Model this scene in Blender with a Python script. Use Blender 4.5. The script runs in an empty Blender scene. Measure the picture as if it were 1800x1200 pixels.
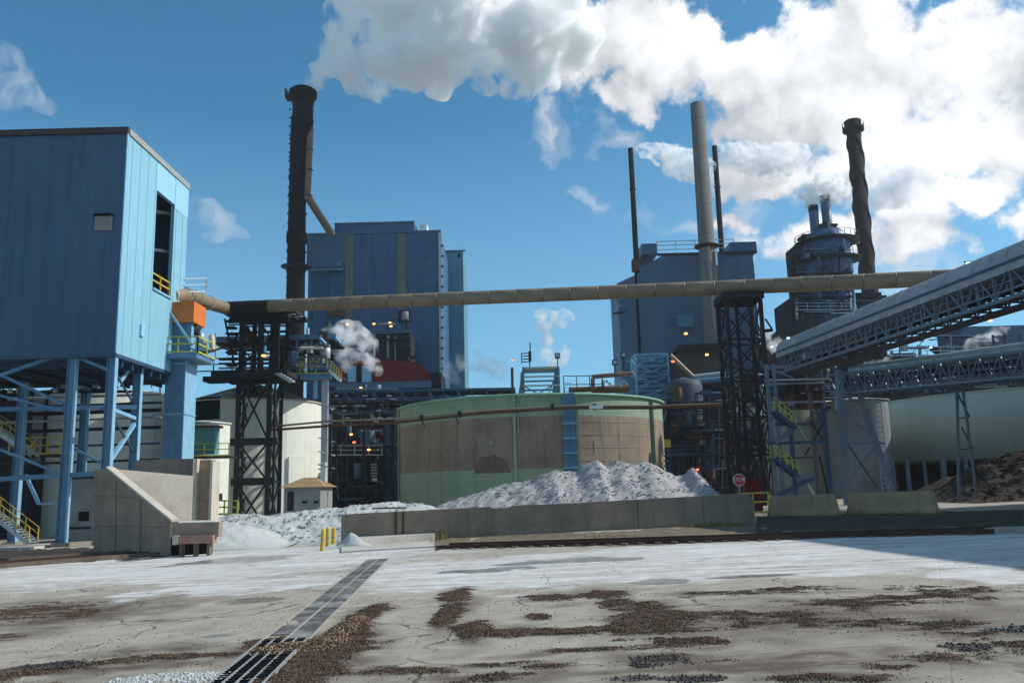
import bpy, bmesh, math, random
import numpy as np
from mathutils import Vector, Matrix, noise
random.seed(7); RN = np.random.RandomState(7)
S = bpy.context.scene; COL = S.collection
# ------------------------------------------------------------------ camera
PITCH, ROLL, FPX, CAMZ = math.atan(262/1500), 0.026, 1500.0, 2.2
cd = bpy.data.cameras.new('camera'); cam = bpy.data.objects.new('camera', cd); COL.objects.link(cam)
cd.sensor_width = 36; cd.lens = 36*FPX/1800; cd.clip_start = .1; cd.clip_end = 9000
RM = Matrix.Rotation(math.pi/2+PITCH, 4, 'X') @ Matrix.Rotation(-ROLL, 4, 'Z')
cam.matrix_world = Matrix.Translation((0, 0, CAMZ)) @ RM
S.camera = cam
# ------------------------------------------------------------------ render + light
S.render.resolution_x, S.render.resolution_y = 1024, 682
S.view_settings.view_transform = 'Standard'; S.view_settings.look = 'None'
S.view_settings.exposure = 0.0; S.view_settings.gamma = 1.0
S.view_settings.use_curve_mapping = False
S.render.engine = 'CYCLES'
cy = S.cycles
cy.use_denoising = True
try: cy.denoiser = 'OPENIMAGEDENOISE'
except Exception: pass
cy.max_bounces = 30; cy.volume_bounces = 16; cy.diffuse_bounces = 3; cy.glossy_bounces = 3
cy.transparent_max_bounces = 16; cy.sample_clamp_indirect = 6
SUN_AZ, SUN_EL = math.radians(83), math.radians(39)     # azimuth clockwise from +Y
sv = Vector((math.sin(SUN_AZ)*math.cos(SUN_EL), math.cos(SUN_AZ)*math.cos(SUN_EL), math.sin(SUN_EL)))
ld = bpy.data.lights.new('sun', 'SUN'); ld.energy = 4.8; ld.angle = math.radians(.5); ld.color = (1, .96, .9)
sun = bpy.data.objects.new('sun', ld); COL.objects.link(sun)
sun.rotation_euler = sv.to_track_quat('Z', 'Y').to_euler(); sun.location = (90, 10, 80)

def ray(u, v):
    d = RM.to_3x3() @ Vector(((u-900)/FPX, (600-v)/FPX, -1)); return d/d.y
def P(u, v, Y): return Vector((0, 0, CAMZ)) + ray(u, v)*Y
def gz(x, y=0): return .022*max(-90, min(90, x))
def G(u, v):
    r = ray(u, v); xr, zr = r.x, r.z
    Y = CAMZ/(.022*xr-zr); return Vector((xr*Y, Y, .022*xr*Y))

def azel(u, v):
    d = ray(u, v).normalized(); return math.atan2(d.x, d.y), math.asin(d.z)

class NT:
    def __init__(s, tree): s.t = tree; s.n = tree.nodes; s.l = tree.links
    def new(s, kind, **kw):
        n = s.n.new(kind)
        for k, v in kw.items(): setattr(n, k, v)
        return n
    def put(s, sock, v):
        if isinstance(v, bpy.types.NodeSocket): s.l.new(v, sock)
        elif v is not None: sock.default_value = v
    def math(s, op, a, b=None, c=None, clamp=False):
        n = s.new('ShaderNodeMath', operation=op, use_clamp=clamp)
        s.put(n.inputs[0], a); s.put(n.inputs[1], b); s.put(n.inputs[2], c); return n.outputs[0]
    def vmath(s, op, a, b=None):
        n = s.new('ShaderNodeVectorMath', operation=op)
        s.put(n.inputs[0], a); s.put(n.inputs[1], b)
        return n.outputs['Value'] if op in ('LENGTH', 'DOT_PRODUCT') else n.outputs[0]
    def noise(s, vec, scale, detail=4, rough=.55, dist=0):
        n = s.new('ShaderNodeTexNoise'); s.put(n.inputs['Vector'], vec)
        n.inputs['Scale'].default_value = scale; n.inputs['Detail'].default_value = detail
        n.inputs['Roughness'].default_value = rough; n.inputs['Distortion'].default_value = dist
        return n.outputs[0]
    def maprange(s, v, a, b, c=0, d=1, smooth=False):
        n = s.new('ShaderNodeMapRange')
        if smooth: n.interpolation_type = 'SMOOTHSTEP'
        s.put(n.inputs[0], v)
        for i, x in zip((1, 2, 3, 4), (a, b, c, d)): s.put(n.inputs[i], x)
        return n.outputs[0]
    def mix(s, f, a, b, mode='MIX'):
        n = s.new('ShaderNodeMix', data_type='RGBA', blend_type=mode)
        s.put(n.inputs[0], f)
        s.put(n.inputs[6], a if isinstance(a, bpy.types.NodeSocket) else (*a[:3], 1))
        s.put(n.inputs[7], b if isinstance(b, bpy.types.NodeSocket) else (*b[:3], 1))
        return n.outputs[2]

# ------------------------------------------------------------------ world: Nishita sky and distant clouds
W = bpy.data.worlds.new('World'); S.world = W; W.use_nodes = True
w = NT(W.node_tree); w.n.clear()
sky = w.new('ShaderNodeTexSky', sky_type='NISHITA'); sky.sun_disc = False
sky.sun_elevation = SUN_EL; sky.sun_rotation = SUN_AZ
sky.air_density = 1.0; sky.dust_density = .6; sky.ozone_density = 1.4; sky.altitude = 200
tc = w.new('ShaderNodeTexCoord')
grp = bpy.data.node_groups.new('cloud_field', 'ShaderNodeTree')
grp.interface.new_socket('vec', in_out='INPUT', socket_type='NodeSocketVector')
grp.interface.new_socket('field', in_out='OUTPUT', socket_type='NodeSocketFloat')
g = NT(grp); gi = g.new('NodeGroupInput'); go = g.new('NodeGroupOutput')
CL = [(1330,150,110,70),(1440,95,120,95),(1530,70,110,90),(1490,200,170,110),(1400,200,110,70),(1640,120,150,110),(1730,90,130,80),
      (1640,250,120,80),(1780,230,110,80),(1600,390,100,70),(1700,340,80,45),(1480,300,110,45),(1360,290,80,45),(1790,400,60,40),
      (1310,215,70,30),(1900,150,200,200),(1010,60,120,80),(1120,70,130,95),(1195,110,60,70),(900,10,120,50),(1100,150,80,40),(1240,60,40,50),(1290,400,55,22),
      (1460,420,150,32),(1700,30,60,30)]
vec = gi.outputs[0]
wn = g.new('ShaderNodeTexNoise'); g.put(wn.inputs['Vector'], vec); wn.inputs['Scale'].default_value = 14; wn.inputs['Detail'].default_value = 5
off = g.vmath('MULTIPLY', g.vmath('SUBTRACT', wn.outputs['Color'], (.5, .5, .5)), (.10, .10, 0))
vw = g.vmath('ADD', vec, off)
acc = None
for (u, v, ru, rv) in CL:
    pk = .72 if (u, v) in ((1030,330),(1190,360),(1290,400)) else .80 if (u, v) in ((965,235),(1100,240)) else 1.18
    a, e = azel(u, v); du = abs(azel(u+ru, v)[0]-a); dv = abs(azel(u, v-rv)[1]-e)
    d = g.vmath('MULTIPLY', g.vmath('SUBTRACT', vw, (a, e, 0)), (1/du, 1/dv, 0))
    q = g.math('SUBTRACT', pk, g.vmath('LENGTH', d))
    acc = q if acc is None else g.math('SMOOTH_MAX', acc, q, .25)
for (a, e, du, dv) in ((1.0,.42,.34,.2),(1.5,.3,.3,.16),(2.1,.5,.4,.18),(-2.9,.5,.4,.2),(-1.7,.5,.35,.16),(.4,1.0,.5,.12)):  # clouds out of view, added to whiten the ambient light
    d = g.vmath('MULTIPLY', g.vmath('SUBTRACT', vw, (a, e, 0)), (1/du, 1/dv, 0))
    acc = g.math('SMOOTH_MAX', acc, g.math('SUBTRACT', 1.1, g.vmath('LENGTH', d)), .25)
acc = g.math('MAXIMUM', acc, -.8)
f1 = g.noise(vec, 13, 11, .66, .1)
f2 = g.new('ShaderNodeTexVoronoi', feature='SMOOTH_F1'); g.put(f2.inputs['Vector'], vw); f2.inputs['Scale'].default_value = 34
fld = g.math('ADD', acc, g.math('MULTIPLY', g.math('SUBTRACT', f1, .5), 2.5))
fld = g.math('ADD', fld, g.math('MULTIPLY', g.math('SUBTRACT', .45, f2.outputs['Distance']), .75))
g.put(go.inputs[0], fld)
sep = w.new('ShaderNodeSeparateXYZ'); w.put(sep.inputs[0], tc.outputs['Generated'])
az = w.math('ARCTAN2', sep.outputs[0], sep.outputs[1]); el = w.math('ARCSINE', sep.outputs[2])
cmb = w.new('ShaderNodeCombineXYZ'); w.put(cmb.inputs[0], az); w.put(cmb.inputs[1], el)
def field(dv):
    n = w.new('ShaderNodeGroup'); n.node_tree = grp
    w.put(n.inputs[0], w.vmath('ADD', cmb.outputs[0], dv)); return n.outputs[0]
F0 = field((0, 0, 0)); F1 = field((.020, .028, 0))
cov = w.maprange(F0, -.12, .42, 0, 1, True)
lit = w.maprange(w.math('SUBTRACT', F0, F1), -1.15, .85, 0, 1)
thick = w.maprange(F0, .6, 2.4, 1, .8)
lowf = w.noise(cmb.outputs[0], 4.5, 4, .55)
shade = w.math('MULTIPLY', w.math('ADD', lit, w.math('MULTIPLY', w.math('SUBTRACT', lowf, .52), 3.0)), thick, clamp=True)
wsp = None; wn2 = w.new('ShaderNodeTexNoise'); w.put(wn2.inputs['Vector'], cmb.outputs[0]); wn2.inputs['Scale'].default_value = 12; wn2.inputs['Detail'].default_value = 7
wv = w.vmath('ADD', cmb.outputs[0], w.vmath('MULTIPLY', w.vmath('SUBTRACT', wn2.outputs['Color'], (.5, .5, .5)), (.16, .16, 0)))
for (u, v, ru, rv) in [(965,215,40,70),(1085,240,75,40),(1040,335,60,24),(1180,370,90,30),(1310,410,90,40),(1600,470,200,60),(1350,300,90,60),(1000,180,60,60)]:
    a, e = azel(u, v); du = abs(azel(u+ru, v)[0]-a); dv = abs(azel(u, v-rv)[1]-e)
    q_ = w.math('SUBTRACT', 1.0, w.vmath('LENGTH', w.vmath('MULTIPLY', w.vmath('SUBTRACT', wv, (a, e, 0)), (1/du, 1/dv, 0))), clamp=True)
    wsp = q_ if wsp is None else w.math('MAXIMUM', wsp, q_)
wcov = w.math('MULTIPLY', w.maprange(w.math('ADD', wsp, w.math('MULTIPLY', w.math('SUBTRACT', w.noise(wv, 26, 8, .68), .5), w.math('MULTIPLY', wsp, 4))), .1, 1.3, 0, .6), 1.0, clamp=True)
ccol = w.mix(shade, (5.2, 5.4, 5.7), (11.2, 11.3, 11.4))
horiz = w.maprange(el, .0, .5, 1, 0)
skyc = w.mix(1.0, sky.outputs[0], (.43, 1.03, 1.2), 'MULTIPLY')
skyc = w.mix(w.maprange(el, .02, .42, .55, 0), skyc, (3.1, 5.6, 8.5))
skyc = w.mix(wcov, skyc, (7.6, 7.7, 7.9))
skyf = w.mix(w.math('MULTIPLY', cov, w.maprange(el, .02, .15, .0, .96)), skyc, ccol)
bg = w.new('ShaderNodeBackground'); bg.inputs[1].default_value = .108
w.put(bg.inputs[0], skyf)
wo = w.new('ShaderNodeOutputWorld'); w.l.new(bg.outputs[0], wo.inputs[0])
W.cycles.sampling_method = 'MANUAL'; W.cycles.sample_map_resolution = 512

# ------------------------------------------------------------------ materials
MATS = {}
def mat(name, col, rough=.6, metal=0, var=.18, streak=0.0, streak_col=(.12, .06, .03), bump=.15, bscale=6, vscale=.6, rib=0, emis=None, dust=0.0):
    if name in MATS: return MATS[name]
    m = bpy.data.materials.new(name); m.use_nodes = True; t = NT(m.node_tree)
    b = t.n['Principled BSDF']; b.inputs['Specular IOR Level'].default_value = .15 if rough >= .6 and metal < .15 else .4; b.inputs['Roughness'].default_value = rough; b.inputs['Metallic'].default_value = metal
    geo = t.new('ShaderNodeNewGeometry'); pos = geo.outputs['Position']
    n1 = t.noise(pos, vscale, 6, .6); n2 = t.noise(pos, vscale*9, 4, .6)
    k = t.math('ADD', t.math('MULTIPLY', n1, .7), t.math('MULTIPLY', n2, .3))
    lo = [c*(1-var) for c in col]; hi = [min(1, c*(1+var)) for c in col]
    c = t.mix(t.maprange(k, .3, .7), lo, hi)
    if streak:
        sp = t.vmath('MULTIPLY', pos, (1.6, 1.6, .10))
        sn = t.noise(sp, 1.1, 5, .65)
        c = t.mix(t.math('MULTIPLY', t.maprange(sn, .52, .74), streak), c, streak_col)
    if dust:
        dn = t.noise(pos, 1.2, 5, .6)
        c = t.mix(t.math('MULTIPLY', t.maprange(dn, .45, .7), dust), c, (.55, .54, .5))
    t.put(b.inputs['Base Color'], c)
    h = t.noise(pos, bscale, 5, .6)
    if rib:
        sx = t.new('ShaderNodeSeparateXYZ'); t.put(sx.inputs[0], pos)
        s = t.math('ADD', sx.outputs[0], sx.outputs[1])
        wv = t.math('PINGPONG', t.math('MULTIPLY', s, 1), rib)
        h2 = t.maprange(wv, rib*.35, rib*.65, 0, 1, True)
        h = t.math('ADD', t.math('MULTIPLY', h, .25), h2)
    bp = t.new('ShaderNodeBump'); bp.inputs['Strength'].default_value = min(1, bump*(2.5 if rib else 1)); bp.inputs['Distance'].default_value = .04
    t.put(bp.inputs['Height'], h); t.l.new(bp.outputs[0], b.inputs['Normal'])
    t.put(b.inputs['Roughness'], t.maprange(n2, .3, .7, max(.05, rough-.12), min(1, rough+.12)))
    if emis: b.inputs['Emission Color'].default_value = (*emis[0], 1); b.inputs['Emission Strength'].default_value = emis[1]
    MATS[name] = m; return m
M_NAVY = mat('siding_deep_blue_shaded', (.032, .084, .150), .45, 0, .16, .65, (.022, .050, .075), .2, rib=.30, vscale=.12)  # darker copy of the siding; front-wall shade is kept in the colour
M_SKYB = mat('siding_blue_sunlit', (.21, .43, .54), .45, 0, .08, .12, (.12, .25, .33), .2, rib=.30, vscale=.12)  # paler copy of the siding; sunlight on the side wall is in the colour
M_SKYP = mat('panel_bright_blue', (.27, .52, .80), .45, 0, .05, rib=.3)
M_FAR = mat('siding_far_blue', (.020, .080, .175), .5, 0, .2, .35, (.06, .10, .14), .15, rib=.5, vscale=.08)
M_FAR2 = mat('siding_far_teal', (.06, .19, .25), .5, 0, .2, .3, (.06, .16, .24), .15, rib=.5, vscale=.08)
M_FAR3 = mat('siding_far_steelblue', (.05, .10, .165), .5, 0, .2, .3, (.07, .12, .17), .15, rib=.5, vscale=.08)
M_BUFF = mat('buff_panel', (.14, .15, .12), .6, 0, .15)
M_BLUE = mat('steel_blue_paint', (.085, .19, .30), .45, .1, .25, .3, (.09, .10, .12), .2, vscale=1.5)
M_BLUE4 = mat('steel_blue_shaded', (.12, .165, .205), .5, .1, .25, .4, (.06, .05, .05), .2, vscale=1.5)  # duller copy of the blue steel, with right-hand shade in its colour
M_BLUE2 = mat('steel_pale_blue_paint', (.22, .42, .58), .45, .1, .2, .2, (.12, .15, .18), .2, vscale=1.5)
M_BLUE3 = mat('steel_dark_blue_paint', (.028, .065, .125), .5, .1, .25, .3, (.05, .05, .06), .2, vscale=1.5)
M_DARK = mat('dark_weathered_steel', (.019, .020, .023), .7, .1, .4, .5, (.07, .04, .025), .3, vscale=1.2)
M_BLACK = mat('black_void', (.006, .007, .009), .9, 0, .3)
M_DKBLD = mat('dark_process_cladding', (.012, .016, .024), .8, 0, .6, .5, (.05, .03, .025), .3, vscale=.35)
M_RED = mat('red_cladding', (.16, .018, .016), .6, 0, .3, .4, (.05, .02, .02), .2, vscale=.4)
M_RUST = mat('rust_brown', (.12, .055, .03), .8, .1, .4, .4, (.05, .025, .02), .4, vscale=1.5)
M_STK = mat('stack_dark_brown', (.004, .0025, .003), .95, 0, .4, .22, (.016, .008, .008), .3, vscale=.3)
M_STK2 = mat('stack_flue_tan', (.20, .13, .10), .6, .1, .3, .4, (.07, .04, .03), .2)
M_TAN = mat('pipe_tan', (.21, .155, .10), .5, .1, .22, .35, (.14, .09, .05), .2, vscale=.5)
M_CREAM = mat('cream_tank', (.68, .69, .60), .45, 0, .08, .45, (.36, .22, .12), .1, vscale=.4)
M_CREAMR = mat('cream_tank_roof', (.55, .50, .38), .5, 0, .15, .2, (.3, .2, .1), .15, vscale=.6)
M_GREEN = mat('tank_green_paint', (.245, .33, .225), .6, 0, .18, .6, (.22, .22, .16), .1, vscale=.3)
M_GREEND = mat('tank_dark_green_paint', (.10, .18, .10), .5, 0, .2)
M_TROOF = mat('tank_roof', (.22, .38, .26), .6, 0, .2)
M_BROWN = mat('tank_rust_stain', (.255, .20, .15), .7, 0, .36, .8, (.13, .085, .06), .2, vscale=.22)
M_PGREEN = mat('pale_green_tank', (.40, .49, .44), .5, 0, .1, .35, (.16, .26, .22), .1, vscale=.25)
M_GREY = mat('grey_silo', (.22, .23, .23), .6, 0, .2, .5, (.13, .12, .11), .2, vscale=.4)
M_CONC = mat('weathered_concrete', (.27, .21, .16), .85, 0, .30, .85, (.17, .135, .11), .4, bscale=9, vscale=.8)
M_CONCL = mat('pale_concrete', (.46, .42, .355), .85, 0, .2, .7, (.38, .29, .20), .35, bscale=9, vscale=.7)
M_CONCB = mat('board_marked_concrete', (.30, .22, .15), .85, 0, .3, .4, (.18, .12, .08), .5, bscale=9, vscale=2)
M_CONCS = mat('stack_concrete', (.14, .135, .125), .85, 0, .2, .5, (.13, .12, .11), .3, bscale=3, vscale=.3)
M_SLAB = mat('dusty_slab', (.42, .40, .36), .9, 0, .25, .2, (.2, .18, .15), .4)
M_BARR = mat('barrier_concrete', (.34, .26, .16), .85, 0, .25, .5, (.11, .11, .09), .35, bscale=9, vscale=1.2)
M_WOOD = mat('weathered_timber', (.16, .12, .09), .85, 0, .35, .4, (.06, .05, .04), .4, vscale=3)
M_PINK = mat('reddish_beam', (.34, .20, .15), .8, 0, .2, .4, (.16, .09, .07), .3, vscale=2)
M_YEL = mat('yellow_paint', (.55, .38, .035), .5, 0, .2, .3, (.25, .15, .03), .15, vscale=2)
M_YELG = mat('yellow_green_paint', (.42, .44, .06), .5, 0, .2)
M_ORG = mat('orange_paint', (.60, .15, .02), .5, 0, .2, .4, (.28, .08, .02), .2, vscale=1)
M_WHITE = mat('white_paint', (.72, .74, .74), .5, 0, .1)
M_GALV = mat('galvanised', (.38, .41, .43), .45, .4, .15)
M_ROOFG = mat('gallery_roof_metal', (.33, .335, .345), .55, .2, .22, .4, (.16, .12, .10), .2, rib=0, vscale=.5)
M_TRIM = mat('brown_trim', (.06, .045, .045), .6, 0, .2)
M_RAIL = mat('rusty_rail', (.075, .035, .025), .6, .4, .3)
M_LOUV = mat('louvre_grey', (.30, .30, .29), .6, 0, .1)
M_PLATE = mat('cover_plate_steel', (.10, .095, .09), .6, .2, .3, 0, bump=.6, bscale=60, vscale=3, dust=.6)
M_EDGE = mat('pale_worn_edge', (.30, .28, .25), .7, 0, .2)
M_SIGNR = mat('sign_red', (.48, .02, .03), .4, 0, .1)
M_TEAL = mat('teal_door', (.10, .26, .25), .5, 0, .1)
M_LAMPO = mat('lamp_orange_glass', (.9, .5, .2), .4, emis=((1, .36, .07), 5))
M_LAMPG = mat('lamp_green_glass', (.5, .9, .7), .4, emis=((.35, 1, .7), 4))
M_LAMPR = mat('lamp_red_glass', (.9, .2, .1), .4, emis=((1, .12, .04), 4))
M_BARKP = mat('bark_pile', (.05, .035, .028), .95, 0, .7, bump=1, bscale=5, vscale=1.4)
M_GRASS = mat('dry_grass', (.20, .17, .06), .9, 0, .4, vscale=6)

# ------------------------------------------------------------------ object helpers
def tag(o, label=None, cat=None, group=None, kind=None):
    if label: o['label'] = label
    if cat: o['category'] = cat
    if group: o['group'] = group
    if kind: o['kind'] = kind
    return o
def thing(name, label, cat, loc=(0, 0, 0), group=None):
    o = bpy.data.objects.new(name, None); COL.objects.link(o); o.location = loc; o.empty_display_size = .2
    return tag(o, label, cat, group)
def world_of(o):
    m = Matrix.Translation(o.location) if o.type == 'EMPTY' else o.matrix_basis.copy()
    if o.parent: m = o['_w'] and Matrix([list(r) for r in o['_w']]) if '_w' in o else m
    return m
WM = {}
def place(name, me, M, parent=None):
    o = bpy.data.objects.new(name, me); COL.objects.link(o)
    if parent is not None:
        pw = WM.get(parent.name) or Matrix.Translation(parent.location)
        o.parent = parent; o.matrix_basis = pw.inverted() @ M
    else: o.matrix_basis = M
    WM[o.name] = M
    return o
UM = {}
def unit(kind, m):
    k = (kind, m.name)
    if k in UM: return UM[k]
    me = bpy.data.meshes.new(kind); bm = bmesh.new()
    if kind == 'box':
        bmesh.ops.create_cube(bm, size=1)
        bm.normal_update()
    else:
        n = {'rod': 10, 'drum': 32, 'pipe': 20}[kind]
        bmesh.ops.create_cone(bm, cap_ends=True, segments=n, radius1=1, radius2=1, depth=1)
        for f in bm.faces: f.smooth = len(f.verts) == 4
    bm.to_mesh(me); bm.free(); me.materials.append(m)
    UM[k] = me; return me
def box(parent, name, a, b, m):
    a, b = Vector(a), Vector(b); c = (a+b)/2; s = b-a
    return place(name, unit('box', m), Matrix.Translation(c) @ Matrix.Diagonal((abs(s.x), abs(s.y), abs(s.z), 1)), parent)
def frame_along(a, b):
    d = (b-a); L = d.length; z = d/L if L > 1e-6 else Vector((0, 0, 1))
    x = Vector((0, 0, 1)).cross(z)
    x = Vector((1, 0, 0)) if x.length < 1e-3 else x.normalized()
    y = z.cross(x); R = Matrix((x, y, z)).transposed().to_4x4()
    return R, L
def beam(parent, name, a, b, wd, m, h=None):
    a, b = Vector(a), Vector(b); R, L = frame_along(a, b)
    return place(name, unit('box', m), Matrix.Translation((a+b)/2) @ R @ Matrix.Diagonal((wd, h or wd, L, 1)), parent)
def rod(parent, name, a, b, r, m, kind='rod'):
    a, b = Vector(a), Vector(b); R, L = frame_along(a, b)
    return place(name, unit(kind, m), Matrix.Translation((a+b)/2) @ R @ Matrix.Diagonal((r, r, L, 1)), parent)
class MB:
    def __init__(s): s.v = []; s.f = []; s.sm = []
    def add(s, vs, fs, smooth=False):
        o = len(s.v); s.v += [tuple(x) for x in vs]; s.f += [tuple(i+o for i in f) for f in fs]; s.sm += [smooth]*len(fs)
    def box(s, a, b, M=None):
        x0, y0, z0 = a; x1, y1, z1 = b
        vs = [Vector(p) for p in ((x0,y0,z0),(x1,y0,z0),(x1,y1,z0),(x0,y1,z0),(x0,y0,z1),(x1,y0,z1),(x1,y1,z1),(x0,y1,z1))]
        if M is not None: vs = [M @ p for p in vs]
        s.add(vs, [(0,3,2,1),(4,5,6,7),(0,1,5,4),(1,2,6,5),(2,3,7,6),(3,0,4,7)])
    def beam(s, a, b, wd, h=None):
        a, b = Vector(a), Vector(b); R, L = frame_along(a, b); h = h or wd
        s.box((-wd/2, -h/2, -L/2), (wd/2, h/2, L/2), Matrix.Translation((a+b)/2) @ R)
    def tube(s, a, b, r, r2=None, n=12, caps=True):
        a, b = Vector(a), Vector(b); R, L = frame_along(a, b); M = Matrix.Translation((a+b)/2) @ R; r2 = r if r2 is None else r2
        vs = [M @ Vector((r*math.cos(i*2*math.pi/n), r*math.sin(i*2*math.pi/n), -L/2)) for i in range(n)]
        vs += [M @ Vector((r2*math.cos(i*2*math.pi/n), r2*math.sin(i*2*math.pi/n), L/2)) for i in range(n)]
        s.add(vs, [(i, (i+1) % n, n+(i+1) % n, n+i) for i in range(n)], True)
        if caps: s.add(vs, [tuple(reversed(range(n))), tuple(range(n, 2*n))])
    def lathe(s, c, prof, n=64, a0=0, a1=2*math.pi):
        full = abs(a1-a0-2*math.pi) < 1e-6; k = n if full else n+1
        vs = []
        for r, z in prof:
            for i in range(k):
                a = a0+(a1-a0)*i/n; vs.append((c[0]+r*math.cos(a), c[1]+r*math.sin(a), c[2]+z))
        fs = []
        for j in range(len(prof)-1):
            for i in range(n):
                i2 = (i+1) % k; fs.append((j*k+i, j*k+i2, (j+1)*k+i2, (j+1)*k+i))
        s.add(vs, fs, True)
    def prism(s, poly, d):
        poly = [Vector(p) for p in poly]; n = len(poly); d = Vector(d)
        vs = poly+[p+d for p in poly]
        s.add(vs, [tuple(range(n)), tuple(reversed(range(n, 2*n)))]+[(i, n+i, n+(i+1) % n, (i+1) % n) for i in range(n)])
    def build(s, name, m, parent=None, loc=None):
        me = bpy.data.meshes.new(name)
        off = Vector(loc) if loc is not None else (Vector(parent.location) if parent is not None and parent.type == 'EMPTY' else (WM[parent.name].translation if parent is not None else Vector((0,0,0))))
        if loc is None and parent is None and s.v:
            a = np.array(s.v); off = Vector(((a[:,0].min()+a[:,0].max())/2, (a[:,1].min()+a[:,1].max())/2, a[:,2].min()))
        me.from_pydata([tuple(Vector(p)-off) for p in s.v], [], s.f)
        me.polygons.foreach_set('use_smooth', s.sm)
        bm = bmesh.new(); bm.from_mesh(me); bmesh.ops.recalc_face_normals(bm, faces=bm.faces); bm.to_mesh(me); bm.free()
        me.materials.append(m)
        o = place(name, me, Matrix.Translation(off), parent)
        return o
def shade_auto(o):
    pass
def railing(parent, pts, m, h=1.1, r=.035, name='railing', step=1.8, mid=True):
    b = MB()
    for p, q in zip(pts[:-1], pts[1:]):
        p, q = Vector(p), Vector(q); L = (q-p).length; n = max(1, round(L/step))
        for hh in ((h, h*.55) if mid else (h,)): b.beam(p+Vector((0,0,hh)), q+Vector((0,0,hh)), r*2)
        b.beam(p+Vector((0,0,.06)), q+Vector((0,0,.06)), r, .12)
        for i in range(n+1):
            t = p.lerp(q, i/n); b.beam(t, t+Vector((0,0,h)), r*2)
    return b.build(name, m, parent)
def lattice(parent, x0, x1, y0, y1, levels, cw, bw, m, gz0=None, faces='all', xb=True):
    """columns, rings and X braces as separate parts"""
    cs = [(x0,y0),(x1,y0),(x1,y1),(x0,y1)]
    for (x, y) in cs: beam(parent, 'column', (x,y,levels[0]), (x,y,levels[-1]), cw, m)
    for i, z in enumerate(levels[1:]):
        for k in range(4):
            a, b = cs[k], cs[(k+1) % 4]
            beam(parent, 'crossbeam', (*a, z), (*b, z), bw*1.3, m)
    for z0, z1 in zip(levels[:-1], levels[1:]):
        for k in range(4):
            a, b = cs[k], cs[(k+1) % 4]
            beam(parent, 'brace', (*a, z0), (*b, z1), bw, m)
            if xb: beam(parent, 'brace', (*b, z0), (*a, z1), bw*.97, m)
def truss(parent, A, B, wd, h, n, cw, bw, m, side=None):
    """box truss from A to B (bottom centreline)"""
    A, B = Vector(A), Vector(B); d = (B-A).normalized(); s = side or Vector((-d.y, d.x, 0)).normalized(); up = Vector((0,0,1))
    for sg in (-1, 1):
        o = s*(sg*wd/2)
        beam(parent, 'chord', A+o, B+o, cw, m); beam(parent, 'chord', A+o+up*h, B+o+up*h, cw, m)
        for i in range(n+1):
            p = A.lerp(B, i/n)+o; beam(parent, 'post', p, p+up*h, bw, m)
            if i < n:
                q = A.lerp(B, (i+1)/n)+o
                if i % 2: beam(parent, 'brace', p, q+up*h, bw*.8, m)
                else: beam(parent, 'brace', p+up*h, q, bw*.8, m)
    for i in range(n+1):
        p = A.lerp(B, i/n); beam(parent, 'crossbeam', p-s*wd/2, p+s*wd/2, bw, m)
def wall_lamp(u, v, Y, m, label, group='lit plant lamps', r=.22):
    r *= .8
    p = P(u, v, Y); t = thing('lamp', label, 'lamp', p, group)
    b = MB(); b.box(p+Vector((-r*1.1, .02, r*.5)), p+Vector((r*1.1, r*2, r*.9))); b.beam(p+Vector((0, r, r*.8)), p+Vector((0, r*4, r*1.6)), .06); b.build('housing', M_DARK, t)
    e = MB(); e.lathe((p.x, p.y+r*.6, p.z), [(.001, -r*.55), (r*.6, -r*.45), (r, 0), (r*.85, r*.45), (.001, r*.48)], 12); e.build('bulb', m, t)
# numpy value noise
def vnoise(x, y, seed=0):
    x = np.asarray(x, float); y = np.asarray(y, float); xi = np.floor(x).astype(np.int64); yi = np.floor(y).astype(np.int64)
    fx = x-xi; fy = y-yi; fx = fx*fx*(3-2*fx); fy = fy*fy*(3-2*fy)
    def h(a, b):
        n = (a*374761393+b*668265263+seed*974634777) & 0xffffffff
        n = ((n ^ (n >> 13))*1274126177) & 0xffffffff
        return ((n ^ (n >> 16)) & 0xffff)/65535.0
    return (h(xi,yi)*(1-fx)+h(xi+1,yi)*fx)*(1-fy)+(h(xi,yi+1)*(1-fx)+h(xi+1,yi+1)*fx)*fy
def fbm(x, y, oct=5, seed=0, gain=.5):
    a, s, t = 1.0, 0, 0
    for i in range(oct):
        s = s+a*vnoise(x*2**i+i*17.3, y*2**i-i*9.1, seed+i); t += a; a *= gain
    return s/t

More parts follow.
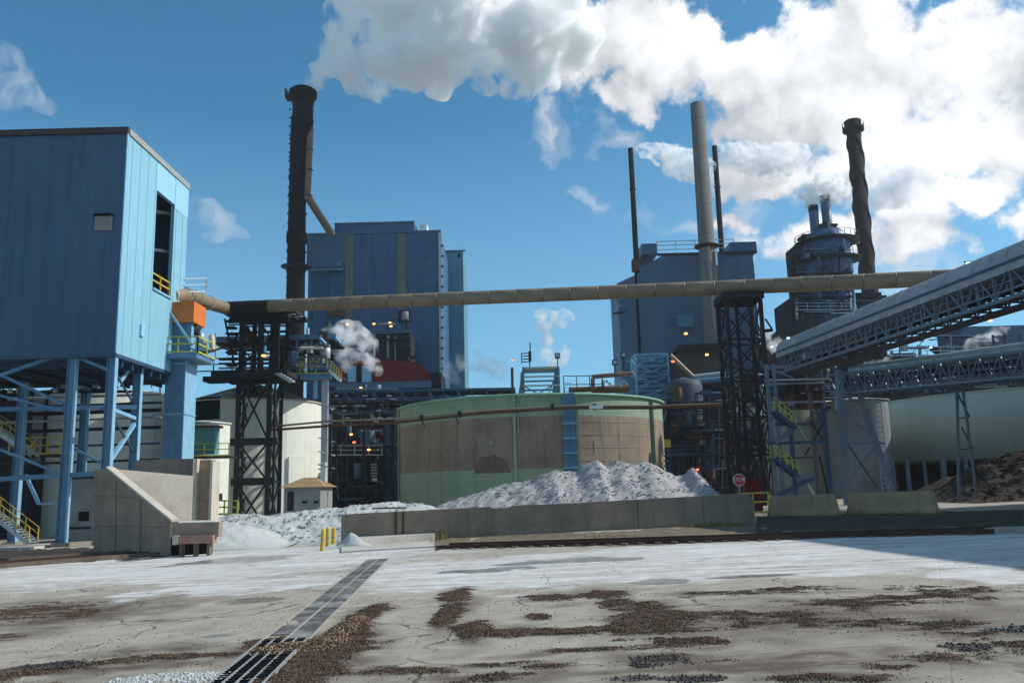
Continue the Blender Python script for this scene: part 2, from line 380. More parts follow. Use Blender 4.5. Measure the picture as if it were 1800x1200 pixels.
# ------------------------------------------------------------------ GROUND
def axis(segs):
    out = [segs[0][0]]
    for a, b, st in segs:
        n = max(1, round((b-a)/st)); out += [a+(b-a)*(i+1)/n for i in range(n)]
    return np.array(out)
gx = axis([(-450,-60,30),(-60,-20,1.2),(-20,-8,.14),(-8,8,.06),(8,20,.14),(20,40,.5),(40,120,10),(120,450,55)])
gy = axis([(-60,6,6),(6,9,.2),(9,16,.045),(16,27,.09),(27,48,.22),(48,120,3),(120,420,50)])
XX, YY = np.meshgrid(gx, gy); X1, Y1 = XX.ravel(), YY.ravel()
def patch_mask(lst, wx=.9, wy=.9, seed=3, soft=.35):
    nx = (fbm(X1*.9, Y1*.9, 4, seed)-.5)*2*wx*1.6; ny = (fbm(X1*.9+40, Y1*.9+7, 4, seed+5)-.5)*2*wy*1.6
    m = np.zeros_like(X1)
    for (u, v, ru, rv) in lst:
        c = G(u, v); rx = ru/FPX*c.y; ya = G(u, v+rv).y; yb = G(u, max(v-rv, 885)).y; ry = (yb-ya)/2; cyy = (ya+yb)/2
        sc = min(1, rx/2.5, ) ; sy = min(1, ry/1.2)
        d = np.sqrt(((X1+nx*sc-c.x)/rx)**2+((Y1+ny*sy-cyy)/ry)**2)
        m = np.maximum(m, np.clip((1.1-d)/soft, 0, 1))
    return m
BARK = [(800,1050,34,16),(790,1085,30,30),(825,1110,40,18),(900,1112,90,7),(1010,1108,110,7),(1130,1100,80,22),(1090,1065,40,16),(1060,1045,55,7),
        (970,1050,45,7),(1150,1075,50,14),(945,1085,26,5),(560,1150,95,26),(610,1120,45,26),(470,1140,70,20),(520,1180,90,25),(640,1085,30,20),
        (1200,1090,120,10),(1300,1095,130,12),(1420,1095,120,16),(1540,1100,110,14),(1650,1105,110,14),(1290,1085,60,6),(1420,1060,160,7),(1560,1055,180,12),
        (1700,1045,140,14),(1230,1128,140,9),(1180,1150,120,14),(1420,1180,90,16),(1560,1170,100,10),(1680,1160,120,18),(1500,1192,120,12),
        (60,1075,140,16),(150,1078,80,9),(10,1120,60,8),(200,1165,150,14),(90,1185,150,18),(330,1153,70,6),(700,1180,110,9),(860,1165,90,7),
        (960,1170,60,9),(1000,1140,120,5),(780,1195,100,8),(1350,1040,130,5),(1240,1045,60,5),(1780,1130,100,20),(880,1190,80,10)]
TAR = [(1150,1160,75,12),(1110,1190,60,8),(1780,1105,60,12),(1650,1095,70,7),(90,1170,80,8),(860,1190,50,8),(1230,1190,80,10),(1700,1135,60,8)]
DUST = [(300,1000,520,32),(900,1008,380,34),(1300,985,420,38),(1600,965,330,34),(480,935,120,22),(1150,1000,300,34),(60,1010,120,12),(420,1030,200,14),(1750,1000,150,28)]
WET = [(400,985,110,6),(1010,985,120,5),(1150,1022,60,5),(430,1056,55,5),(540,1070,40,5),(380,1118,25,3),(290,1092,28,3),(1790,1105,50,6),(240,982,50,3),(860,1000,90,4),(1320,1012,110,4)]
bark = patch_mask(BARK, 1.0, .9, 3, 1.0); tar = patch_mask(TAR, .7, .6, 11, .5); dust = patch_mask(DUST, 1.5, 1.5, 21, .35); wet = patch_mask(WET, .9, .7, 31, .35)
_n = fbm(X1*.8, Y1*2.6, 5, 77, .6)*.6+fbm(X1*4, Y1*7, 4, 78, .6)*.4
stain = np.maximum(patch_mask([(u, v, ru*1.35, rv*1.5) for u, v, ru, rv in BARK+TAR], 1.3, 1.2, 61, 1.1), patch_mask([(1500,1090,420,50),(1250,1170,500,30),(120,1090,160,40),(250,1170,260,30),(560,1150,110,40)], 1.5, 1.5, 63, .9))
raw = patch_mask([(u, v, ru*1.15, rv*1.25) for u, v, ru, rv in BARK], 1.1, .9, 3, 1.35)+.45*patch_mask(BARK[:16], .35, .3, 4, .7)
_h = fbm(X1*1.1, Y1*3.4, 7, 83, .68)*.75+fbm(X1*9, Y1*13, 3, 84)*.25
bark = np.clip((raw-.42-(_h-.5)*2.4)*2.4, 0, 1)*np.clip(raw*6, 0, 1)
_t = fbm(X1*2.5, Y1*5, 4, 79)
tar = np.clip(tar*1.2-(_t-.3)*2.0, 0, 1)*np.clip(tar*4, 0, 1)
Zg = .022*np.clip(X1, -90, 90)
near = (Y1 > 8) & (Y1 < 48) & (np.abs(X1) < 40)
und = (fbm(X1*.25, Y1*.25, 3, 50)-.5)*.07+bark*(fbm(X1*7, Y1*7, 3, 51))*.035-.012*wet
Zg = Zg+np.where(near, und, 0)
me = bpy.data.meshes.new('ground'); ny_, nx_ = len(gy), len(gx)
me.vertices.add(nx_*ny_); me.vertices.foreach_set('co', np.stack([X1, Y1, Zg], 1).ravel())
I = np.arange(nx_*ny_).reshape(ny_, nx_); q = np.stack([I[:-1,:-1], I[:-1,1:], I[1:,1:], I[1:,:-1]], -1).reshape(-1, 4)
me.loops.add(q.size); me.loops.foreach_set('vertex_index', q.ravel()); me.polygons.add(len(q))
me.polygons.foreach_set('loop_start', np.arange(0, q.size, 4)); me.polygons.foreach_set('loop_total', np.full(len(q), 4)); me.polygons.foreach_set('use_smooth', np.ones(len(q), bool))
me.update()
for nm, arr in (('bark', bark), ('tar', tar), ('dust', dust), ('wet', wet), ('stain', stain), ('raw', raw)):
    at = me.attributes.new(nm, 'FLOAT', 'POINT'); at.data.foreach_set('value', arr.astype(np.float32))
gm = bpy.data.materials.new('yard_concrete'); gm.use_nodes = True; t = NT(gm.node_tree); b = t.n['Principled BSDF']
def attr(n): a = t.new('ShaderNodeAttribute'); a.attribute_name = n; return a.outputs['Fac']
geo = t.new('ShaderNodeNewGeometry'); pos = geo.outputs['Position']
big = t.noise(pos, .35, 6, .6); med = t.noise(pos, 2.2, 7, .65); fine = t.noise(pos, 22, 5, .7); vf = t.noise(pos, 90, 3, .7)
strk = t.noise(t.vmath('MULTIPLY', pos, (.16, 1.5, 1)), 1.5, 8, .68)
c = t.mix(t.maprange(med, .3, .7), (.27, .24, .19), (.39, .36, .295))
c = t.mix(t.math('MULTIPLY', t.maprange(strk, .5, .75), .55), c, (.20, .17, .14))
c = t.mix(t.math('MULTIPLY', t.maprange(fine, .52, .75), .35), c, (.17, .14, .11))
sp1 = t.new('ShaderNodeTexVoronoi'); t.put(sp1.inputs['Vector'], pos); sp1.inputs['Scale'].default_value = 7
spk = t.maprange(t.math('ADD', sp1.outputs['Distance'], t.math('MULTIPLY', med, .35)), .22, .27, 1, 0)
c = t.mix(t.math('MULTIPLY', spk, .7), c, (.085, .06, .045))
# cracks
vo = t.new('ShaderNodeTexVoronoi', feature='DISTANCE_TO_EDGE'); vo.inputs['Scale'].default_value = .32
wn = t.new('ShaderNodeTexNoise'); t.put(wn.inputs['Vector'], pos); wn.inputs['Scale'].default_value = 1.3; wn.inputs['Detail'].default_value = 6
t.put(vo.inputs['Vector'], t.vmath('ADD', pos, t.vmath('MULTIPLY', wn.outputs['Color'], (1.1, 1.1, 0))))
crack = t.math('MULTIPLY', t.maprange(vo.outputs['Distance'], .002, .012, 1, 0), t.maprange(big, .42, .55))
# slab joints (turned a little from the view)
sx = t.new('ShaderNodeSeparateXYZ'); t.put(sx.inputs[0], pos)
ja = t.math('ADD', t.math('MULTIPLY', sx.outputs[0], .88), t.math('MULTIPLY', sx.outputs[1], -.42)); jb = t.math('ADD', t.math('MULTIPLY', sx.outputs[1], 1.0), t.math('MULTIPLY', sx.outputs[0], -.12))
wob = t.math('MULTIPLY', t.math('SUBTRACT', med, .5), .06)
jl = None
for jj, per in ((ja, 4.3), (jb, 3.7)):
    d = t.math('ABSOLUTE', t.math('SUBTRACT', t.math('FRACT', t.math('DIVIDE', t.math('ADD', jj, wob), per)), .5))
    l = t.maprange(t.math('MULTIPLY', t.math('SUBTRACT', .5, d), per), .008, .026, .35 if per > 4 else 1, 0)
    jl = l if jl is None else t.math('MAXIMUM', jl, l)
ck = t.math('MAXIMUM', crack, t.math('MULTIPLY', jl, t.maprange(strk, .40, .62, .1, .85)))
c = t.mix(t.math('MULTIPLY', ck, .85), c, (.05, .04, .03))
c = t.mix(t.math('MULTIPLY', attr('stain'), t.maprange(t.math('ADD', strk, t.math('MULTIPLY', t.math('ADD', fine, med), .25)), .47, .70, .15, .95)), c, (.085, .060, .043))
# lime dust
dn = t.math('ADD', t.math('MULTIPLY', strk, .75), t.math('MULTIPLY', med, .25))
df = t.math('MULTIPLY', attr('dust'), t.maprange(t.math('ADD', dn, t.math('MULTIPLY', attr('dust'), .12)), .49, .69))
c = t.mix(df, c, t.mix(t.maprange(fine, .3, .7), (.50, .50, .495), (.66, .66, .66)))
# wet
wf = t.maprange(t.math('ADD', attr('wet'), t.math('MULTIPLY', t.math('SUBTRACT', med, .5), .8)), .35, .6)
c = t.mix(t.math('MULTIPLY', wf, .6), c, (.17, .16, .14))
# bark litter
stn2 = t.noise(t.vmath('MULTIPLY', pos, (1, 2.4, 1)), 1.6, 9, .72)
bn = t.math('ADD', t.math('MULTIPLY', attr('bark'), .45), t.math('ADD', t.math('MULTIPLY', attr('raw'), .5), t.math('ADD', t.math('MULTIPLY', t.math('SUBTRACT', fine, .5), .9), t.math('MULTIPLY', t.math('SUBTRACT', stn2, .5), 1.5))))
bf = t.math('MULTIPLY', t.maprange(bn, .24, .62), t.maprange(attr('raw'), .02, .25))
bc = t.mix(t.maprange(vf, .35, .65), (.028, .018, .013), (.12, .08, .055))
bc = t.mix(t.maprange(fine, .4, .6), bc, (.07, .045, .035))
c = t.mix(t.math('MULTIPLY', bf, .93), c, bc)
tn = t.math('ADD', attr('tar'), t.math('MULTIPLY', t.math('SUBTRACT', fine, .5), .9))
tf = t.math('MULTIPLY', t.maprange(tn, .3, .6), t.maprange(attr('tar'), .02, .2))
c = t.mix(tf, c, t.mix(t.maprange(vf, .4, .6), (.026, .022, .019), (.06, .05, .042)))
t.put(b.inputs['Base Color'], c)
rg = t.maprange(med, .3, .7, .72, .95); rg = t.math('SUBTRACT', rg, t.math('MULTIPLY', wf, .62)); rg = t.math('SUBTRACT', rg, t.math('MULTIPLY', tf, .3), clamp=True)
t.put(b.inputs['Roughness'], rg); b.inputs['Specular IOR Level'].default_value = .4
hgt = t.math('ADD', t.math('MULTIPLY', fine, .5), t.math('MULTIPLY', med, .9)); hgt = t.math('SUBTRACT', hgt, t.math('MULTIPLY', ck, 1.2)); hgt = t.math('ADD', hgt, t.math('MULTIPLY', t.math('MULTIPLY', bf, vf), 1.6))
hgt = t.math('MULTIPLY', hgt, t.math('SUBTRACT', 1, t.math('MULTIPLY', wf, .9)))
bp = t.new('ShaderNodeBump'); bp.inputs['Strength'].default_value = .6; bp.inputs['Distance'].default_value = .03
t.put(bp.inputs['Height'], hgt); t.l.new(bp.outputs[0], b.inputs['Normal'])
me.materials.append(gm)
ground = bpy.data.objects.new('ground', me); COL.objects.link(ground); tag(ground, 'stained concrete yard dusted with white lime and brown bark', kind='structure')
from mathutils.bvhtree import BVHTree
def gsurf(x, y):
    j = int(np.clip(np.searchsorted(gx, x)-1, 0, nx_-2)); i = int(np.clip(np.searchsorted(gy, y)-1, 0, ny_-2))
    fx = (x-gx[j])/(gx[j+1]-gx[j]); fy = (y-gy[i])/(gy[i+1]-gy[i])
    return (Zg[i*nx_+j]*(1-fx)+Zg[i*nx_+j+1]*fx)*(1-fy)+(Zg[(i+1)*nx_+j]*(1-fx)+Zg[(i+1)*nx_+j+1]*fx)*fy

# scattered chips and pebbles as real geometry
def chips(name, mask, n, smin, smax, flat, mats, label, ymax=34, pw=1.5, base=0.0, kindname='stuff', elong=2.2, zo=0):
    idx = np.where((Y1 > 8.5) & (Y1 < ymax) & (np.abs(X1) < Y1*.75))[0]
    cell = np.zeros(len(X1)); 
    DX = np.gradient(gx); DY = np.gradient(gy); A = np.outer(DY, DX).ravel()
    p = (mask[idx]**pw+base)*A[idx]*(12.0/Y1[idx])**1.2; p /= p.sum()
    ch = idx[RN.choice(len(idx), n, p=p)]
    px = X1[ch]+RN.uniform(-.5, .5, n)*.12; py = Y1[ch]+RN.uniform(-.5, .5, n)*.12
    pz = Zg[ch]+RN.uniform(0, 1, n)*zo*mask[ch]; s = RN.uniform(smin, smax, n)*(1+.02*(py-10)); a = RN.uniform(0, 6.28, n); tl = RN.uniform(-.5, .5, n)
    V = []; F = []
    ca, sa = np.cos(a), np.sin(a)
    loc = np.array([(-1,-.45),(1,-.35),(.8,.5),(-.9,.4)])
    vs = np.zeros((n, 8, 3))
    for k in range(4):
        lx = loc[k,0]*s*.5*(1+RN.uniform(-.25,.25,n)); ly = loc[k,1]*s*(2.2/elong)*.5*(1+RN.uniform(-.25,.25,n))
        for top in (0, 1):
            vs[:, k+4*top, 0] = px+lx*ca-ly*sa; vs[:, k+4*top, 1] = py+lx*sa+ly*ca
            vs[:, k+4*top, 2] = pz+(s*flat if top else -.004)+lx*tl*.6+ np.abs(s*tl*.3)
    base_f = np.array([(4,5,6,7),(0,1,5,4),(1,2,6,5),(2,3,7,6),(3,0,4,7)])
    fs = (base_f[None]+(np.arange(n)*8)[:,None,None]).reshape(-1, 4)
    me = bpy.data.meshes.new(name); me.vertices.add(n*8); me.vertices.foreach_set('co', vs.ravel())
    me.loops.add(fs.size); me.loops.foreach_set('vertex_index', fs.ravel()); me.polygons.add(len(fs))
    me.polygons.foreach_set('loop_start', np.arange(0, fs.size, 4)); me.polygons.foreach_set('loop_total', np.full(len(fs), 4))
    me.polygons.foreach_set('material_index', np.repeat(RN.randint(0, len(mats), n), 5)); me.update()
    for m in mats: me.materials.append(m)
    o = bpy.data.objects.new(name, me); COL.objects.link(o); tag(o, label, kind='stuff', cat=name.replace('_', ' ')); return o
CH = [mat('chip_'+k, c, .9, 0, .3, vscale=8) for k, c in (('dark', (.028,.020,.015)), ('brown', (.075,.048,.032)), ('tan', (.21,.15,.095)), ('red', (.10,.056,.038)), ('mid', (.05,.034,.024)))]
chips('bark_chips', bark*(.25+.75*(fbm(X1*5, Y1*9, 4, 85) > .45)), 150000, .007, .026, .12, CH, 'brown bark and wood chips scattered in heaps over the concrete yard')
chips('leaf_litter', patch_mask([(505,1140,48,9),(470,1146,30,7),(565,1132,40,12),(610,1105,26,16)], .35, .25, 66, .7), 16000, .012, .034, .2, CH[1:]+[mat('chip_pale', (.42,.30,.19), .9)], 'heap of pale brown leaves and chips lying across the drain between cover plates and grating', pw=1, zo=.06, ymax=20)
chips('black_rubble', np.clip(tar, 0, 1), 900, .010, .035, .45, [mat('rubble_black', (.022,.019,.017), .45, 0, .4, vscale=8), mat('rubble_grey', (.04,.035,.03), .6, 0, .4, vscale=8)], 'black broken asphalt rubble lying in patches on the yard', elong=1.3)
chips('loose_debris', np.clip(fbm(X1*.7, Y1*1.4, 4, 90)*2-.85, 0, 1)*(1-dust*.85)+.02, 3500, .006, .022, .35, CH[:2]+[mat('pebble_grey', (.2,.19,.18), .9)], 'small scattered pebbles and twigs over the yard', ymax=30, elong=1.6)
crumb = patch_mask([(300,1190,110,7),(240,1196,60,5),(360,1192,50,6)], .4, .3, 41, .4)
chips('white_crumbs', crumb, 2600, .008, .035, .4, [mat('crumb_white', (.55,.57,.56), .9, 0, .3, vscale=5), mat('crumb_grey', (.33,.35,.34), .9)], 'broken whitish lime lumps along the front edge left of the drain grating', ymax=14, pw=2, elong=1.2)

# ------------------------------------------------------------------ trench drain
def gp(u, v, dz=0): p = G(u, v); p.z = gsurf(p.x, p.y)+dz; return p
dA, dB = gp(665, 982), gp(430, 1190); dAx = Vector((dB.x-dA.x, dB.y-dA.y, 0)); dL = dAx.length; dd = dAx.normalized(); ds = Vector((-dd.y, dd.x, 0))
if ds.x < 0: ds = -ds
tr = thing('trench_drain', 'long steel-covered trench drain crossing the concrete yard', 'drain', dA)
HW = .38
def dpt(s, o, z=0): p = Vector((dA.x, dA.y, 0))+dd*s+ds*o; p.z = gsurf(p.x, p.y)+z; return p
nseg = 10; Lc = dL*.862
plateL = [0, .22, .44, .62, .79, 1.0]
for side in (-1, 1):
    for i in range(len(plateL)-1):
        s0, s1 = Lc*plateL[i]+.015, Lc*plateL[i+1]-.015
        if side == -1 and i == 4: s1 -= .5
        o0, o1 = (-HW+.03, -.025) if side < 0 else (.025, HW-.03)
        b_ = MB(); z = .018+.006*random.random(); b_.prism([dpt(s0, o0, z), dpt(s0, o1, z), dpt(s1, o1, z+.008*random.random()), dpt(s1, o0, z)], (0, 0, -.03)); b_.build('cover_plate', M_PLATE, tr)
for o in (-HW, 0, HW):
    for k in range(8):
        s0, s1 = dL*k/8, dL*(k+1)/8
        if o == 0 and k > 6: continue
        beam(tr, 'edge_angle', dpt(s0, o, .015), dpt(s1, o, .015), .022, M_EDGE, .03)
b_ = MB(); b_.prism([dpt(Lc-.3, -HW+.03, .006), dpt(Lc-.3, HW-.03, .006), dpt(dL+2, HW-.03, .006), dpt(dL+2, -HW+.03, .006)], (0,0,-.04)); b_.build('pit_dark', M_BLACK, tr)  # flat black sheet stands in for the darkness of the pit
for k in range(5):
    o = -HW+.03+(2*HW-.06)*k/4
    beam(tr, 'grating_bar', dpt(Lc+.05, o, .03), dpt(dL+2.0, o, .03), .018, M_GALV, .03)
b_ = MB(); 
for k in range(24):
    s = Lc+.1+k*.13; b_.beam(dpt(s, -HW+.04, .018), dpt(s, HW-.04, .018), .022)
tag(b_.build('grating_crossbars', M_DARK, tr), kind='stuff')

# ------------------------------------------------------------------ railway, slabs, retaining wall
def top_strip(name, pts_u, label, cat, m, h, dep, kind=None): pass
WY = 44.0
wx0, wx1 = P(600, 930, WY).x, P(1325, 890, WY).x
rw = thing('retaining_wall', 'long low weathered concrete wall holding back the grey lime pile', 'wall', (wx0, WY, gz(wx0)))
tops = [(600,904),(690,899),(775,894),(860,890),(868,893),(890,892),(905,888),(1000,884),(1150,876),(1300,867),(1315,868),(1325,876)]
def wallseg(seg, name):
    b_ = MB(); raw = [P(u, v, WY) for u, v in seg]; poly = []
    for A_, C_ in zip(raw[:-1], raw[1:]):
        k_ = max(1, int((C_-A_).length/.45)); poly += [A_.lerp(C_, i/k_) for i in range(k_)]
    poly.append(raw[-1]); poly = [p+Vector((0, 0, .035*noise.noise(Vector((p.x*1.3, 0, 3)))-.05*max(0, noise.noise(Vector((p.x*3.1, 7, 3)))-.25))) for p in poly]; n = len(poly)
    bot = [Vector((p.x, WY, gz(p.x)-.3)) for p in reversed(poly)]
    b_.prism(poly+bot, (0, .45, 0)); return b_.build(name, M_CONC, rw)
brk = [(600,904),(695,898.7),(709,898),(860,890),(868,893),(890,892),(905,888),(985,884.8),(1120,877.6),(1235,871),(1300,867),(1315,868),(1325,876)]
wallseg(brk[0:2], 'wall_panel')
wallseg([(697,898.7),(707,898)], 'wall_panel')
wallseg([(709.5,898)]+brk[3:8], 'wall_panel'); wallseg([(986,884.8),(1119.5,877.6)], 'wall_panel'); wallseg([(1120.5,877.6),(1234.5,871)], 'wall_panel'); wallseg([(1235.5,871)]+brk[10:], 'wall_panel')
for u in (695.5, 708.5):
    p = P(u, 900, WY); box(rw, 'iron_strip', (p.x-.05, WY-.05, gz(p.x)-.1), (p.x+.05, WY+.1, P(u, 899, WY).z), M_RUST)
b_ = MB(); a = P(655, 897, WY+.25); c_ = P(715, 893, WY+.25); b_.box((a.x, WY+.05, c_.z), (c_.x, WY+.3, c_.z+.07)); b_.build('coping_plate', M_RUST, rw)
# slabs near bollards
def slab(name, poly, h, m, label, cat, extra=0):
    b_ = MB(); pts = [G(u, v) for u, v in poly]; b_.prism([Vector((p.x, p.y, gz(p.x)+h)) for p in pts], (0, 0, -h-.15)); return tag(b_.build(name, m), label, cat)
slab('concrete_slab', [(605,962),(765,948),(762,938),(610,950)], .30, M_SLAB, 'raised weathered concrete crossing slab in front of the low wall', 'slab')
slab('concrete_kerb', [(600,972),(765,962),(752,953),(600,962)], .07, M_SLAB, 'flat dusty concrete kerb between the yard and the railway slab', 'kerb')
slab('plank', [(700,950),(742,947),(740,944),(700,946)], .36, M_WOOD, 'grey plank lying on the crossing slab by the low wall', 'plank')
# rail track
ra, rb = G(765, 966), G(1750, 938)
rr = thing('railway_track', 'rusty railway track running along the foot of the low wall', 'railway track', ra)
dv = (rb-ra).normalized(); sd = Vector((-dv.y, dv.x, 0))
def on(s, o, z): p = ra+dv*s+sd*o; return Vector((p.x, p.y, gz(p.x)+z))
RL = (rb-ra).length
for o in (.1, 1.55):
    b_ = MB(); lo_ = .07
    n = 20
    for k in range(n):
        b_.beam(on(RL*k/n, o, .08-lo_), on(RL*(k+1)/n, o, .08-lo_), .15, .02); b_.beam(on(RL*k/n, o, .15-lo_), on(RL*(k+1)/n, o, .15-lo_), .02, .14); b_.beam(on(RL*k/n, o, .22-lo_), on(RL*(k+1)/n, o, .22-lo_), .08, .035)
    b_.build('rail', M_RAIL, rr)
for k in range(int(RL/.62)):
    s = .3+k*.62; j = random.uniform(-.12, .12); beam(rr, 'sleeper', on(s, -.2+j, -.005+random.random()*.02), on(s+random.uniform(-.05, .05), 1.85+j, .0), .22, M_WOOD, .1)
# left railway timbers
la, lb = G(-60, 1003), G(300, 975)
lr = thing('railway_track', 'dark railway rails and timbers at the foot of the concrete bunker', 'railway track', la)
for k, (o, z, wd, m, s1) in enumerate(((0, .08, .18, M_WOOD, 1), (1.0, .10, .12, M_RAIL, .92), (2.3, .10, .12, M_RAIL, 1), (3.1, .16, .35, M_WOOD, .86))):
    a = la+Vector((0, o, z)); c_ = la.lerp(lb, s1)+Vector((0, o, z)); beam(lr, 'rail' if m is M_RAIL else 'timber', (a.x, a.y, gz(a.x)+z), (c_.x, c_.y, gz(c_.x)+z), wd, m, .22)
p = G(272, 968); tag(box(None, 'timber_block', (p.x-.35, p.y, gz(p.x)), (p.x+.35, p.y+.4, gz(p.x)+.3), M_PINK), 'short pale timber block at the foot of the concrete bunker', 'timber')
bal = MB()
for k in range(60):
    pass
# ballast / verge strip
def strip_mesh(name, lst, m, label, h=.05, n=60, seed=1):
    """uneven low strip between two pixel lines"""
    (u0, va0, vb0), (u1, va1, vb1) = lst
    vs = []; fs = []; R = 6
    for i in range(n+1):
        t_ = i/n; u = u0+(u1-u0)*t_; A = G(u, va0+(va1-va0)*t_); B = G(u, vb0+(vb1-vb0)*t_)
        for j in range(R+1):
            p = A.lerp(B, j/R); e = math.sin(math.pi*j/R)
            p.z = gz(p.x)-.02+e*(h+.06*noise.noise(Vector((p.x*1.7, p.y*1.7, seed)))); vs.append(p)
    for i in range(n):
        for j in range(R): k = i*(R+1)+j; fs.append((k, k+1, k+R+2, k+R+1))
    b_ = MB(); b_.add(vs, fs, True); o = b_.build(name, m); return tag(o, label, kind='stuff', cat='verge')
strip_mesh('gravel', [(765, 973, 944), (1420, 947, 912)], mat('ballast', (.16,.13,.09), .95, 0, .6, bump=.9, bscale=14, vscale=3), 'dirty ballast under the railway track by the low wall', .06)
strip_mesh('gravel', [(1330, 950, 905), (1800, 930, 893)], mat('dark_verge', (.055,.052,.035), .95, 0, .7, bump=.9, bscale=10, vscale=1.2), 'dark uneven verge in front of the concrete barriers', .10, seed=4)  # low uneven strip in a dark, randomly varied tone
strip_mesh('gravel', [(-80, 1006, 965), (320, 980, 955)], mat('dark_dirt', (.05,.042,.036), .95, 0, .6, bump=.9, bscale=10, vscale=2), 'dark dirt below the raised blue building', .06, seed=8)
def grass(u0, u1, v, n, h, label, Yo=0):
    b_ = MB()
    for i in range(n):
        u = random.uniform(u0, u1); p = G(u, v+random.uniform(-2, 2)); p.z = gz(p.x)+.02; a = random.uniform(0, 6.28); hh = h*random.uniform(.4, 1.1); l = Vector((math.cos(a), math.sin(a), 0))*hh*.4
        s = Vector((-math.sin(a), math.cos(a), 0))*.014; m1 = p+l*.4+Vector((0,0,hh*.7)); tp = p+l+Vector((0,0,hh))
        b_.add([p-s, p+s, m1+s*.7, m1-s*.7, tp], [(0,1,2,3),(3,2,4)])
    return tag(b_.build('grass', M_GRASS), label, kind='stuff', cat='grass')
grass(765, 785, 948, 120, .5, 'yellow weed tuft growing at the foot of the low wall')
grass(1150, 1310, 925, 900, .22, 'dry yellow grass strip between the wall and the rails')
grass(790, 1150, 944, 300, .12, 'sparse dry weeds along the wall foot')
grass(1330, 1660, 905, 700, .25, 'weeds along the foot of the barriers')

# bollards
for i, (u, v0, v1, tilt, lab) in enumerate(((566, 968, 931, .05, 'leaning yellow bollard, leftmost of three by the wall end'), (576, 964, 928, 0, 'yellow bollard in the middle of the three by the wall end'), (586, 961, 928, 0, 'yellow bollard nearest the low wall of the three'))):
    p = G(u, v0); h = P(u, v1, p.y).z-gz(p.x); t_ = thing('bollard', lab, 'bollard', (p.x, p.y, gz(p.x)), 'yellow bollards by the wall end')
    b_ = MB(); q_ = Vector((p.x, p.y, gz(p.x)-.1)); tp = q_+Vector((tilt*h, 0, h+.1)); b_.tube(q_, tp, .095, n=20); b_.tube(tp, tp+Vector((0,0,.05)), .095, .05, n=20); b_.build('post', M_YEL, t_)
    b_ = MB(); m0 = q_.lerp(tp, .55); b_.tube(m0, m0+Vector((tilt*.05, 0, .05)), .099, n=20, caps=False); b_.build('stripe', M_EDGE, t_)
